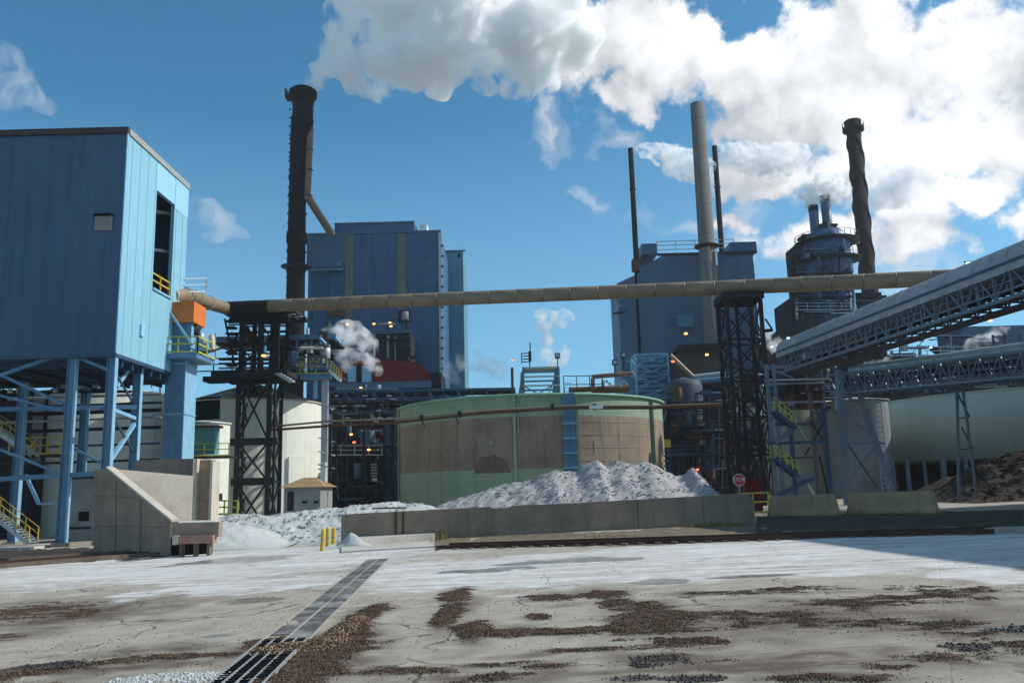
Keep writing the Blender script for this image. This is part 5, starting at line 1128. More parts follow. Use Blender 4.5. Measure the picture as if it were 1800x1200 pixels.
zc_ = P(1240, 434, 140).z; b_ = MB(); b_.lathe((cx2, 140, zc_), [(1.4, -.3), (2.1, 0), (2.1, .2), (1.4, .2)], 24); b_.build('gallery', M_DARK, cs)
box(cs, 'light_strip', (cx2+1.0, 138.6, P(1250, 470, 140).z), (cx2+1.35, 139.2, P(1250, 443, 140).z), M_WHITE)
for k in range(8): z = H2-3-k*5.2; rr = 1.22+.4*(H2-z)/H2; b_ = MB(); b_.lathe((cx2, 140, z), [(rr, -.05), (rr+.03, 0), (rr, .05)], 32); b_.build('pour_line', M_CONCS, cs)
k3, _, H3 = stack('chimney_stack', 'thin dark steel stack at the left corner of the blue stack building', 1106, 1115, 261, 150, .48, .50, M_STK, u_b=(1117, 470), rings=3)
k4, _, H4 = stack('chimney_stack', 'thin dark steel stack just right of the grey concrete stack', 1254, 1263, 257, 152, .48, .55, M_STK, u_b=(1265, 425), rings=3)
pb(k3, 'collar', 1112, 1124, 455, 475, 149, 1.5, M_RUST)
# light blue stair tower, louvred
st_ = thing('stair_tower', 'pale blue open stair tower behind the right edge of the green tank', 'tower', (P(1140, 800, 118).x, 118, gz(18)))
xa, xb = P(1118, 660, 118).x, P(1175, 660, 118).x
lattice(st_, xa, xb, 118, 122, [gz(20)]+[P(1150, v, 118).z for v in (700, 680, 662, 642, 622)], .28, .14, M_BLUE2)
for k in range(9): v = 625+k*8.5; pb(st_, 'louvre_panel', 1121, 1158 if k % 2 else 1172, v, v+4, 117.8, .15, M_BLUE)
pb(st_, 'cladding', 1122, 1172, 630, 700, 119, .2, M_BLUE)
for k in range(22):
    u, v = random.uniform(1100, 1170), random.uniform(626, 700); pb(st_, 'tread', u, u+random.uniform(4, 12), v, v+1.6, 117.4, .3, M_BLUE2)
pb(st_, 'lower_landing', 1095, 1122, 664, 700, 119, 3, M_BLUE); 
# dark process area between tank and right tower
d2 = thing('process_building', 'dark congested process building right of the green tank', 'building', (P(1230, 880, 112).x, 112, gz(20)))
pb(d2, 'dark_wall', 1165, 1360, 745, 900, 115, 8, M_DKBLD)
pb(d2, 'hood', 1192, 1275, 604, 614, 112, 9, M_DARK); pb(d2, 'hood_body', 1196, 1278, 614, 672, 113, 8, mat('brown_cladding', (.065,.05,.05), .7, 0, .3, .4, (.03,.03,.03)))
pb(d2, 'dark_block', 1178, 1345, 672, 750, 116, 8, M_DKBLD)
rod(d2, 'sloping_pipe', P(1178, 624, 108), P(1218, 662, 108), .28, M_TAN, 'pipe'); rod(d2, 'pipe', P(1217, 662, 108), P(1275, 655, 108), .25, M_GALV, 'pipe'); rod(d2, 'blue_main', P(1180, 674, 107), P(1300, 663, 107), .35, M_BLUE, 'pipe')
b_ = MB(); p = P(1215, 760, 106); b_.lathe((p.x-.6, 106, 0), [(1.4, p.z-4), (2.3, p.z+1), (2.3, P(1215, 680, 106).z), (2.0, P(1215, 674, 106).z+.3), (.1, P(1215, 668, 106).z+.4)], 32); b_.build('hopper_vessel', mat('dull_vessel', (.055,.065,.085), .6, 0, .3, .4), d2)
for k in range(10): v = 690+k*16; rod(d2, 'pipe', P(1172, v+2, 104), P(1345, v-2, 104), random.uniform(.06, .16), random.choice([M_DARK, M_DARK, M_BLUE3, M_RUST]))
for k in range(22): u = random.uniform(1175, 1275); v = random.uniform(700, 800); rod(d2, 'pipe', P(u, v, 103+random.random()*3), P(u, v+random.uniform(20, 80), 103+random.random()*3), random.uniform(.06, .25), random.choice([M_DARK, M_BLUE3, M_DARK, M_RUST]))
for (u, v, m, l) in ((1206,586,M_LAMPO,'orange lamp on the front of the blue stack building'),(1243,623,M_LAMPO,'orange lamp on the brown hood beside the concrete stack'),(1183,635,M_LAMPR,'red lamp beside the pale blue stair tower'),(1226,825,M_LAMPR,'small red lamp in the dark opening behind the lime pile')):
    wall_lamp(u, v, 100 if v > 600 else 140, m, l, r=.26 if v > 600 else .4)
pb(d2, 'yellow_valve', 1169, 1179, 772, 786, 92, .4, M_YEL)
for k in range(6): pb(d2, 'bracket', 1168, 1180, 790+k*9, 793+k*9, 93, .4, M_BLUE3)
pb(d2, 'glazing_strip', 1293, 1330, 745, 757, 103, .3, M_DARK)  # last strip is plain dark steel

# ------------------------------------------------------------------ long tube conveyor
tc_ = thing('tube_conveyor', 'long tan tube conveyor spanning the plant between lattice towers', 'conveyor', P(900, 520, 78))
c0, c1, c2_ = P(396, 541, 82.5), P(1310, 504, 70), P(1900, 478, 58)
allp = []
def seg_tube(A_, B_, n):
    for i in range(n):
        a, c_ = A_.lerp(B_, i/n), A_.lerp(B_, (i+1)/n)
        rod(tc_, 'tube_section', a, a+(c_-a)*.992, .62 if True else .6, M_TAN if (a.x > -24) else M_DARK, 'pipe'); rod(tc_, 'joint_band', c_-(c_-a)*.02, c_, .65, M_TAN if a.x > -24 else M_DARK, 'pipe')
seg_tube(c0, c1, 20); seg_tube(c1, c2_, 10)
# right tower
RY = 70
rt = thing('lattice_tower', 'slim dark lattice tower carrying the right part of the long tube', 'tower', (P(1310, 880, RY).x, RY, gz(19)))
xa, xb = P(1282, 700, RY).x, P(1342, 700, RY).x
lattice(rt, xa, xb, RY-1.2, RY+1.8, [gz(19)-.2]+[P(1310, v, RY).z for v in (800, 735, 665, 600, 530)], .30, .12, M_DARK)
box(rt, 'saddle', (xa-.3, RY-1.4, P(1310, 530, RY).z), (xb+.3, RY+2, P(1310, 518, RY).z), M_DARK)
beam(rt, 'strut', P(1345, 560, RY), P(1357, 578, RY), .12, M_DARK); beam(rt, 'strut', P(1340, 582, RY), P(1358, 580, RY), .25, M_DARK)
pb(rt, 'inner_post', 1304, 1309, 530, 870, RY, .25, M_DARK)
# ------------------------------------------------------------------ scrubber tower
QY = 140
q_ = thing('scrubber_tower', 'dark blue scrubber tower with two round vents and side galleries', 'tower', (P(1450, 800, QY).x, QY, gz(50)))
q_s = q_; p = P(1450, 480, QY); rq = (P(1495, 480, QY).x-P(1418, 480, QY).x)/2; xq = P(1458, 480, QY).x
b_ = MB(); b_.lathe((xq, QY, 0), [(rq*1.05, P(1450, 620, QY).z), (rq*1.05, P(1450, 560, QY).z), (rq, P(1450, 555, QY).z), (rq, P(1450, 452, QY).z), (rq*1.0, P(1450, 428, QY).z), (rq*.93, P(1450, 418, QY).z), (rq*.7, P(1450, 408, QY).z), (rq*.3, P(1450, 401, QY).z), (.1, P(1450, 400, QY).z)], 32); b_.build('vessel', M_FAR, q_)
for v in (428, 460, 500): z = P(1450, v, QY).z; b_ = MB(); b_.lathe((xq, QY, z), [(rq, -.2), (rq+1.6, 0), (rq+1.6, .15), (rq, .15)], 32); b_.build('gallery', M_DARK, q_)
b_ = MB()
for i in range(28):
    for v in (428,):
        a = i*math.pi*2/28; z = P(1450, v, QY).z; x, y = xq+(rq+1.5)*math.cos(a), QY+(rq+1.5)*math.sin(a); b_.beam((x, y, z), (x, y, z+1.2), .07)
        a2 = (i+1)*math.pi*2/28; b_.beam((x, y, z+1.2), (xq+(rq+1.5)*math.cos(a2), QY+(rq+1.5)*math.sin(a2), z+1.2), .07)
b_.build('railing', M_DARK, q_)
for (u, vt, vb2, rr) in ((1429, 362, 425, .78), (1450, 345, 405, .82)):
    a, c_ = P(u, vb2, QY-1 if u < 1440 else QY), P(u, vt, QY); a.x = c_.x; a.y = c_.y
    b_ = MB(); b_.lathe((a.x, a.y, 0), [(rr*1.25, a.z), (rr, a.z+1.2), (rr, c_.z), (rr*.8, c_.z), (rr*.8, c_.z-2)], 24); b_.build('vent', M_FAR3, q_)
    b_ = MB(); b_.lathe((a.x, a.y, c_.z-1.0), [(rr+.02, 0), (rr+.06, .1), (rr+.06, 1.0), (rr+.02, 1.05)], 24); b_.build('vent_lip', M_DARK, q_)
pb(q_, 'vent_deck', 1438, 1473, 393, 397, QY-1, 3, M_DARK); pb(q_, 'vent_deck', 1411, 1430, 411, 415, QY-1, 3, M_DARK)
pb(q_, 'side_unit', 1405, 1424, 430, 620, QY-1, 5, M_DKBLD); pb(q_, 'side_gallery', 1391, 1410, 446, 454, QY, 3, M_DARK)
for u in (1391, 1393): pb(q_, 'ladder_rail', u, u+.8, 440, 600, QY, .2, M_DARK)
for k in range(16): pb(q_, 'landing', 1393, 1405, 452+k*9, 454+k*9, QY, 1.5, M_DARK)
beam(q_, 'gallery_link', P(1488, 432, QY), P(1510, 425, QY+4), .5, M_DARK)
pb(q_, 'base_block', 1406, 1560, 515, 720, QY+2, 12, M_DKBLD); pb(q_, 'base_panel', 1411, 1424, 545, 580, QY+1.6, .3, M_FAR); pb(q_, 'base_panel', 1450, 1475, 557, 575, QY+1.6, .3, M_FAR3)
b_ = MB(); b_.prism([P(1367, 600, QY-5), P(1368, 580, QY-5), P(1400, 562, QY-5), P(1440, 562, QY-5), P(1440, 600, QY-5)], (0, 8, 0)); b_.build('cone_roof', M_DKBLD, q_)
for k in range(12): u, v = random.uniform(1412, 1505), random.uniform(528, 550); pb(q_, 'beam_end', u, u+random.uniform(3, 8), v, v+2, QY+1.4, .4, M_GALV)
for k in range(10): v = 520+k*9; pb(q_, 'pipe_run', 1412, 1545, v, v+1.6, QY+1.2, .4, random.choice([M_DARK, M_BLUE3, M_FAR3]))
# dark right stack with helical strakes
HY = 165
hs, cxh, Hh = stack('chimney_stack', 'tall dark stack with spiral strakes on the right', 1489, 1517, 212, HY, 1.35, 1.62, M_STK, u_b=(1520, 480), rings=0)
b_ = MB(); b_.lathe((cxh, HY, Hh), [(1.35, -2.6), (2.1, -2.3), (2.1, -1.6), (1.6, -1.5), (1.7, -.2), (1.4, 0), (1.1, 0)], 24); b_.build('cap', M_STK, hs)
b_ = MB()
for k in range(10): a = k*.628; b_.beam((cxh+2.05*math.cos(a), HY+2.05*math.sin(a), Hh-1.7), (cxh+2.05*math.cos(a), HY+2.05*math.sin(a), Hh-.6), .1)
b_.build('cap_railing', M_STK, hs)
for s in range(3):
    b_ = MB(); N = 110; prev = None
    for i in range(N+1):
        t_ = i/N; z = Hh-3-t_*40; a = s*2.094+t_*2*math.pi*2.0; rr = 1.35+.27*(Hh-z)/Hh
        cur = [Vector((cxh+(rr+e)*math.cos(a), HY+(rr+e)*math.sin(a), z+dz)) for e, dz in ((-.12, -1.0), (.16, -.5), (.27, 0), (.16, .5), (-.12, 1.0))]
        if prev: b_.add(prev+cur, [(j, j+1, 6+j, 5+j) for j in range(4)], True)
        prev = cur
    b_.build('strake', M_STK, hs)
pb(hs, 'breeching', 1537, 1560, 519, 545, HY-8, 6, M_DARK)

# ------------------------------------------------------------------ covered gallery right
gA, gB = P(1395, 655, 76), P(1800, 528, 45.5)
gd = (gB-gA); gB2 = gA+gd*1.22; gd.z = 0; gd.normalize(); gs = Vector((-gd.y, gd.x, 0))
ga = thing('conveyor_gallery', 'covered conveyor gallery with a rounded grey roof rising to the right edge', 'conveyor', gA)
truss(ga, gA, gB2, 2.6, 1.75, 26, .20, .11, M_BLUE4, gs)
gm_ = MB(); NS = 26
hgt_w = 1.75
for i in range(NS):
    a, c_ = gA.lerp(gB2, i/NS), gA.lerp(gB2, (i+1)/NS)
    b_ = MB(); prof = []
    K = 12; prof = [(1.5, hgt_w-.4)]
    for k in range(K-1):
        t_ = math.pi*k/(K-2); prof.append((1.5*math.cos(t_), hgt_w+.12+1.25*abs(math.sin(t_))**.9))
    prof.append((-1.5, hgt_w-.4))
    vs = [a+(c_-a)*.004+gs*o+Vector((0,0,z)) for o, z in prof]+[c_-(c_-a)*.004+gs*o+Vector((0,0,z)) for o, z in prof]
    b_.add(vs, [(k, k+1, K+1+k+1, K+1+k) for k in range(K)], True); b_.build('roof_panel', M_ROOFG, ga)
    rbm = MB(); vs2 = []
    for (o, z) in prof: vs2 += [c_+gs*(o*1.015)+Vector((0,0,z+.02)), c_+gd*.07+gs*(o*1.015)+Vector((0,0,z+.02))]
    rbm.add(vs2, [(2*k, 2*k+1, 2*k+3, 2*k+2) for k in range(K)], True); rbm.build('roof_rib', M_ROOFG, ga)
for sg in (-1, 1):
    beam(ga, 'eave_beam', gA+gs*1.5*sg+Vector((0,0,hgt_w+.1)), gB2+gs*1.5*sg+Vector((0,0,hgt_w+.1)), .14, M_BLUE3)
for o in (-.5, .5): beam(ga, 'belt', gA+gs*o*0+Vector((0,0,.5+o*.5)), gB2+gs*o*0+Vector((0,0,.5+o*.5)), 1.1, M_RUST, .05)
b_ = MB()
for i in range(60):
    p = gA.lerp(gB2, (i+.5)/60); b_.beam(p-gs*.6+Vector((0,0,.72)), p+gs*.6+Vector((0,0,.72)), .09)
b_.build('roller', M_DARK, ga)
for i in range(5):   # hangers and lights
    t_ = .06+i*.22
beam(ga, 'under_tray', gA+Vector((0,0,-.3)), gB2+Vector((0,0,-.3)), 1.2, M_TRIM, .08)
railing(ga, [gA-gs*1.3+Vector((0,0,.4)), gA.lerp(gB2, .5)-gs*1.3+Vector((0,0,.4)), gB2-gs*1.3+Vector((0,0,.4))], M_BLUE4, .9, .025, 'walkway_rail', 1.2)
p = gA; q1 = thing('transfer_house', 'rusty transfer tower at the lower end of the conveyor gallery', 'tower', (p.x, 76, gz(p.x)))
pb(q1, 'head_box', 1378, 1402, 612, 690, 77, 3, M_DARK); pb(q1, 'rust_box', 1388, 1450, 662, 715, 77.5, 3, M_RUST)
for u in (1392, 1418, 1445): pb(q1, 'post', u, u+4, 650, 716, 77, .3, M_BLUE4)
for v in (672, 688, 705): pb(q1, 'crossbeam', 1345, 1450, v, v+3, 76.8, .3, M_GALV if v != 688 else M_DARK)
for k in range(14): u, v = random.uniform(1385, 1445), random.uniform(660, 712); pb(q1, 'bracket', u, u+random.uniform(4, 12), v, v+2, 76.5, .3, random.choice([M_GALV, M_DARK, M_RUST]))
for u in (1386, 1446): beam(q1, 'leg', P(u, 712, 78), Vector((P(u, 712, 78).x, 78, gz(0))), .35, M_BLUE3)
# green lamps along gallery
for (u, v, Y, l) in ((1703,462,50.5,'pale green lamp above the gallery roof near the right edge'),(1590,513,57,'pale green lamp on the gallery roof below the tube'),(1500,552,63,'green lamp on the gallery roof in front of the scrubber base'),(1437,579,68,'green lamp low on the gallery roof'),(1386,594,72,'green lamp at the lower end of the gallery'),(1357,609,74,'green lamp between the tower and the gallery end'),(1637,610,70,'green lamp beneath the gallery near the second conveyor')):
    wall_lamp(u, v, Y, M_LAMPG, l, 'green plant lamps', r=.16)
wall_lamp(1742, 563, 75, M_LAMPO, 'orange lamp below the gallery at the right', r=.2)
# lower conveyor
lA, lB = P(1500, 672, 66), P(1800, 640, 52); lB2 = lA+(lB-lA)*1.3; ldv = (lB-lA); ldv.z = 0; ldv.normalize(); ls = Vector((-ldv.y, ldv.x, 0))
lc = thing('low_conveyor', 'lower blue trussed conveyor with a pale round cover above the pale green tank', 'conveyor', lA)
lA3 = P(1478, 690, 67)
truss(lc, P(1480, 693, 67), P(1480, 693, 67)+(lB2-lA)*1.04, 2.2, 1.5, 26, .16, .09, M_BLUE4, ls)
for i in range(14):
    a = (lA+Vector((0,0,.9))).lerp(lB2+Vector((0,0,.95)), i/14); c_ = (lA+Vector((0,0,.9))).lerp(lB2+Vector((0,0,.95)), (i+1)/14)
    rod(lc, 'cover_section', a, a+(c_-a)*.985, .42, M_GALV, 'pipe')
beam(lc, 'belt', lA+Vector((0,0,.2)), lB2+Vector((0,0,.2)), 1.2, M_DARK, .2)
for o, m in ((-.5, M_BLUE3), (-.15, M_BLUE4), (.2, M_DARK), (.45, M_BLUE3)): rod(lc, 'pipe', P(1480, 693, 66.4)+Vector((0,0,.5+o)), lB2+Vector((0, -.8, -.5+o)), .09, m)
# A-frame legs
af = thing('trestle', 'blue A-frame trestle under the lower conveyor beside the grey silo', 'trestle', (P(1520, 870, 66).x, 66, gz(28)))
def pl(parent, nm, u0, v0, u1, v1, Y, w_, m): beam(parent, nm, P(u0, v0, Y), P(u1, v1, Y), w_, m)
pl(af, 'leg', 1474, 650, 1490, 890, 64, .42, M_BLUE4); pl(af, 'leg', 1505, 672, 1577, 890, 64, .36, M_BLUE4)
for a in ((1483,770,1540,855),(1482,860,1545,775),(1480,720,1535,770),(1478,690,1515,712),(1482,779,1556,779),(1478,705,1518,705)): pl(af, 'brace', *a, 63.9, .14, M_BLUE3 if a[0] % 2 else M_BLUE4)
tr2 = thing('trestle', 'narrow blue braced trestle standing in front of the pale green tank', 'trestle', (P(1700, 860, 58).x, 58, gz(30)))
pl(tr2, 'leg', 1682, 680, 1686, 880, 58, .16, M_BLUE4); pl(tr2, 'leg', 1692, 680, 1718, 880, 58, .14, M_BLUE4)
for a in ((1683,735,1702,733),(1684,790,1708,788),(1683,690,1704,733),(1690,750,1710,788)): pl(tr2, 'brace', *a, 58, .09, M_BLUE3)
# grey silo + green-beige box tank
tank('grey_silo', 'dull grey silo behind the blue A-frame trestle', 1452, 1560, 702, 84, M_GREY, M_GREY, .15, cat='silo')
b_ = MB(); x, y = P(1541, 700, 76.5).x, 76.5
lad = thing('caged_ladder', 'galvanised caged ladder at the right edge of the grey silo', 'ladder', (x, y, gz(x)))
for s in (-.3, .3): beam(lad, 'rail', (x+s, y, gz(x)), (x+s, y, P(1541, 700, y).z), .06, M_GALV)
for k in range(18): z = P(1541, 705+k*9, y).z; beam(lad, 'rung', (x-.3, y-.02, z), (x+.3, y-.02, z), .08, M_GALV)
bt = thing('beige_silo', 'pale beige silo half hidden by the blue stair frame', 'silo', (P(1410, 870, 88).x, 88, gz(28)))
b_ = MB(); cxx = P(1408, 790, 88).x; b_.lathe((cxx, 88, 0), [(3.4, gz(0)), (3.4, P(1408, 708, 88).z), (.1, P(1408, 700, 88).z+1)], 32); b_.build('shell', mat('beige_silo', (.30,.28,.20), .6, 0, .15, .4, (.2,.16,.1)), bt)
# pale green tank on legs
pgY = 92; pr = 17.5; pcx = P(1561, 740, pgY-4).x+pr; zb_ = P(1640, 806, pgY-pr+2).z; zt4 = P(1640, 684, pgY-pr+2).z
pg = thing('elevated_tank', 'big pale green round tank raised on blue steel legs at the right edge', 'tank', (pcx, pgY, gz(pcx)))
b_ = MB(); b_.lathe((pcx, pgY, 0), [(.1, zb_), (pr, zb_), (pr, zt4), (pr-.1, zt4+.1), (.1, zt4+1.5)], 96); b_.build('shell', M_PGREEN, pg)
b_ = MB(); b_.lathe((pcx, pgY, zt4), [(pr, -.1), (pr+.1, 0), (pr, .1)], 96); b_.build('rim', M_PGREEN, pg)
for (u, w_) in ((1597, .3), (1627, .22), (1660, .42), (1700, .3), (1572, .2), (1740, .3), (1790, .3)):
    Yl = 80; x = P(u, 840, Yl).x; beam(pg, 'leg', (x, Yl, gz(x)-.1), (x, Yl, zb_+.05), w_, M_BLUE4)
for k in range(3): pb(pg, 'ladder_rest', 1553, 1566, 748+k*24, 751+k*24, 84, .3, M_PGREEN)
tag(pb(None, 'storage_building', 1545, 1950, 795, 900, 104, 10, M_DKBLD), 'dark brown storage building behind the pale green tank legs', 'building')
tag(pb(None, 'rusty_shed', 1553, 1575, 700, 880, 90, 4, mat('rusty_shed_clad', (.12,.085,.05), .8, 0, .4, .5, (.05,.03,.02))), 'narrow rusty brown shed between the grey silo and pale green tank', 'shed')
# blue stair frame
sf = thing('access_stairs', 'blue steel stair frame with yellow handrails beside the right lattice tower', 'stairs', (P(1400, 870, 66).x, 66, gz(25)))
xa, xb = P(1356, 760, 66).x, P(1446, 760, 66).x
for x in (xa, xa+.55): beam(sf, 'column', (x, 66, gz(x)-.1), (x, 66, P(1356, 640, 66).z), .26, M_BLUE4)
beam(sf, 'column', (P(1430, 760, 66).x, 66, gz(x)), (P(1430, 760, 66).x, 66, P(1430, 690, 66).z), .24, mat('dull_mauve_steel', (.12,.09,.10), .6)); beam(sf, 'column', (xb, 68, gz(x)), (xb, 68, P(1446, 700, 68).z), .2, M_BLUE3)
for a in ((1362,730,1396,752,.4,M_BLUE3),(1396,752,1362,778,.35,M_BLUE4),(1362,805,1400,832,.4,M_BLUE3),(1430,838,1366,872,.35,M_BLUE3),(1350,779,1452,776,.22,M_BLUE3),(1362,806,1430,803,.1,M_DARK),(1362,746,1425,745,.2,M_BLUE3),(1400,742,1425,785,.1,M_GALV),(1425,740,1446,772,.1,M_DARK),(1446,745,1415,800,.1,M_DARK),(1420,850,1432,870,.16,M_GALV),(1440,800,1456,868,.12,M_DARK),(1405,838,1430,836,.4,M_BLUE4)):
    beam(sf, 'brace', P(a[0], a[1], 65.9), P(a[2], a[3], 65.9), a[4], a[5])
stairs('', 1362, 722, 65, 1400, 752, 65, 1.0, 8, '', M_YELG, M_BLUE3, True, sf); stairs('', 1362, 805, 65, 1405, 838, 65, 1.0, 9, '', M_YELG, M_BLUE3, True, sf)
pb(sf, 'upper_beam', 1345, 1400, 642, 647, 66, .3, M_BLUE4); pb(sf, 'upper_beam', 1345, 1460, 665, 668, 66, .25, M_GALV)
beam(sf, 'top_brace', P(1352, 648, 66), P(1395, 664, 66), .12, M_BLUE4)
# back-drop process structures at right horizon
bd = thing('process_building', 'low dark process buildings below the conveyor gallery at the right', 'building', (P(1600, 700, 120).x, 120, gz(50)))
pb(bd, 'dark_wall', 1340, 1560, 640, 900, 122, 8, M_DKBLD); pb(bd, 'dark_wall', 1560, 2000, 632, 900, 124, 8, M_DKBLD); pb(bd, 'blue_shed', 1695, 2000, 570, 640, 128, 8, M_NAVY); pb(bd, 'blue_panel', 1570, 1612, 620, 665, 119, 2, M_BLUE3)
pb(bd, 'trim', 1620, 1745, 648, 651, 121, .3, M_GALV)
for k in range(26): u, v = random.uniform(1560, 1790), random.uniform(590, 700); rod(bd, 'pipe', P(u, v, 118), P(u+random.uniform(15, 70), v-random.uniform(-6, 6), 118), random.uniform(.06, .2), random.choice([M_DARK, M_BLUE3, M_BLUE3, M_GALV]))
fr = thing('open_gantry', 'blue open steel gantry above the lower conveyor at the right edge', 'gantry', P(1760, 620, 64))
for u in (1748, 1768, 1795): pb(fr, 'post', u, u+2.5, 588, 640, 64, .2, M_BLUE4)
for v in (589, 606): pb(fr, 'beam', 1746, 1830, v, v+3, 64.2, .2, M_BLUE if v > 600 else M_GALV)
sv_r = thing('process_building', 'dark piping structures between the scrubber base and gallery', 'building', P(1380, 640, 130)); pb(sv_r, 'wall', 1345, 1420, 600, 660, 132, 6, M_DKBLD)
for k in range(8): v = 604+k*7; pb(sv_r, 'ledge', 1348, 1400, v, v+1.6, 131.4, .3, random.choice([M_GALV, M_FAR3, M_DARK]))
# unseen building added outside the right edge to cast shade across the barriers
wh = thing('shade_building', 'unseen blue clad building added beyond the right edge to shade the yard', 'building', (46, 40, gz(46)))
e1 = Vector((33.6, 52, 0)); ed = Vector((.093, -.996, 0)).normalized(); en = Vector((.996, .093, 0)).normalized()
b_ = MB(); b_.prism([(p.x, p.y, gz(40)-.5) for p in (e1, e1+ed*34, e1+ed*34+en*26, e1+en*26)], (0, 0, 20)); b_.build('wall', M_NAVY, wh)
b_ = MB(); b_.prism([(p.x, p.y, gz(40)+19.51) for p in (e1-ed*.3-en*.3, e1+ed*34.3-en*.3, e1+ed*34.3+en*26.3, e1-ed*.3+en*26.3)], (0, 0, .4)); b_.build('roof', M_TRIM, wh)
CM = [M_DARK, M_DARK, M_BLUE3, M_RUST, M_GALV, M_FAR3, M_GREY]
clutter(db, 572, 700, 690, 745, 105, 46, CM+[M_GALV], [700, 722], 5)
clutter(db, 575, 672, 750, 880, 107, 60, [M_DARK, M_DARK, M_DARK, M_BLUE3, M_RUST, M_FAR3], [800, 845], 6)
clutter(d2, 1170, 1285, 690, 860, 101, 80, [M_DARK, M_DARK, M_BLUE3, M_BLUE3, M_RUST, M_FAR3, M_GREY], [715, 760, 800], 7)
clutter(d2, 1288, 1345, 640, 860, 95, 44, [M_DARK, M_BLUE3, M_RUST, M_GALV, M_GREY], [700, 770], 8)
clutter(bd, 1350, 1470, 645, 720, 80, 50, CM, [668, 700], 9)
clutter(bd, 1560, 1795, 585, 690, 112, 60, [M_DARK, M_BLUE3, M_FAR3, M_GREY], [625, 655], 10)
clutter(q_s, 1400, 1500, 505, 600, 136, 60, [M_DARK, M_DARK, M_FAR3, M_BLUE3, M_GALV], [520, 545, 568], 11)
clutter(q_s, 1402, 1500, 432, 512, 133, 46, [M_DARK, M_FAR, M_FAR3, M_BLUE3, M_DARK], [446, 478], 21)
clutter(q_s, 1418, 1475, 396, 430, 138, 16, [M_DARK, M_FAR3], [], 22)
clutter(ps, 490, 580, 605, 655, 87, 30, CM+[M_CREAM], [], 12)
clutter(sv_r, 1345, 1400, 600, 660, 126, 26, [M_DARK, M_FAR3, M_GALV, M_BLUE3], [618, 640], 13)
clutter(bh, 560, 720, 560, 640, 148, 26, [M_DARK, M_FAR3, M_GREY, M_DKBLD], [596], 14)
clutter(us, 0, 285, 650, 690, 67, 24, [M_DARK, M_BLUE3, M_GALV, M_WHITE], [], 15)
# ------------------------------------------------------------------ steam and smoke (scattering volumes)
def vol(name, density, col=(.998, .992, .985), an=.2, ns=0, lo=.44, hi=.62):
    if name in MATS: return MATS[name]
    m = bpy.data.materials.new(name); m.use_nodes = True; t = NT(m.node_tree); t.n.clear()
    v = t.new('ShaderNodeVolumePrincipled'); v.inputs['Color'].default_value = (*col, 1); v.inputs['Density'].default_value = density; v.inputs['Anisotropy'].default_value = an
    if ns:
        gp_ = t.new('ShaderNodeNewGeometry').outputs['Position']
        nn = t.noise(gp_, ns, 6, .62, .4)
        t.put(v.inputs['Density'], t.math('MULTIPLY', t.maprange(nn, lo, hi, .0, 1, True), density))
        m.cycles.volume_step_rate = .35
    o = t.new('ShaderNodeOutputMaterial'); t.l.new(v.outputs[0], o.inputs['Volume']); MATS[name] = m; return m
def plume(name, label, blobs, Y, m, voxel, disp, seed=1, extra=0, cat='steam', zs=1.0):
    """blobs: (u, v, r_px[, dY])"""
    rnd = random.Random(seed); pts = []
    for bl in blobs:
        u, v, rp = bl[:3]; yy = Y+(bl[3] if len(bl) > 3 else 0); c_ = P(u, v, yy); rr = rp/FPX*yy; pts.append((c_, rr))
        for k in range(extra):
            d = Vector((rnd.gauss(0,1), rnd.gauss(0,1), rnd.gauss(0,1))).normalized(); pts.append((c_+d*rr*rnd.uniform(.6, .95), rr*rnd.uniform(.25, .55)))
    bm = bmesh.new()
    for c_, rr in pts: bmesh.ops.create_icosphere(bm, subdivisions=2, radius=rr, matrix=Matrix.Translation(c_))
    me = bpy.data.meshes.new(name+'_raw'); bm.to_mesh(me); bm.free()
    o = bpy.data.objects.new(name, me); COL.objects.link(o)
    md = o.modifiers.new('r', 'REMESH'); md.mode = 'VOXEL'; md.voxel_size = voxel
    dg = bpy.context.evaluated_depsgraph_get(); ev = o.evaluated_get(dg); m2 = bpy.data.meshes.new_from_object(ev); o.modifiers.clear(); o.data = m2; bpy.data.meshes.remove(me)
    n = len(m2.vertices); co = np.empty(n*3); no = np.empty(n*3); m2.vertices.foreach_get('co', co); m2.vertices.foreach_get('normal', no); co = co.reshape(-1,3); no = no.reshape(-1,3)
    d = np.empty(n)
    for i in range(n):
        p = Vector(co[i])/(disp*5.5)
        v = noise.noise(p+Vector((seed, 0, 0)))
        w_ = abs(noise.noise(p*1.7))*2; x_ = abs(noise.noise(p*3.9+Vector((5, 5, 5))))*2; y_ = abs(noise.noise(p*8.3))*2
        d[i] = v*1.2+w_*1.5+x_*.8+y_*.4-.9
    co = co+no*(d*disp)[:,None]; m2.vertices.foreach_set('co', co.ravel()); m2.update()
    md = o.modifiers.new('r', 'REMESH'); md.mode = 'VOXEL'; md.voxel_size = voxel*.8
    dg = bpy.context.evaluated_depsgraph_get(); dg.update(); m3 = bpy.data.meshes.new_from_object(o.evaluated_get(dg)); o.modifiers.clear(); o.data = m3; bpy.data.meshes.remove(m2); m2 = m3
    m2.materials.append(m); tag(o, label, cat, kind='thing'); return o
V_DENSE = vol('steam_dense', 1.1, ns=.55); V_MED = vol('steam_medium', .4, ns=.5); V_THIN = vol('steam_thin', .15, ns=.4); V_GREY = vol('smoke_grey', .45, (.90, .90, .92), ns=.22)
plume('steam_plume', 'huge white steam plume drifting right from the dark brown stack', [(546,152,11),(558,140,20),(574,120,32),(596,98,44),(630,90,60),(690,85,68),(760,75,78),(830,60,85),(900,60,75),(960,90,55),(900,110,50),(1010,70,45),(720,130,35),(850,130,34),(600,60,40),(640,10,80),(740,-20,90),(860,-30,90),(960,0,70)], SY+4, vol('steam_big', .9, ns=.13), .85, 1.9, 3, 4)
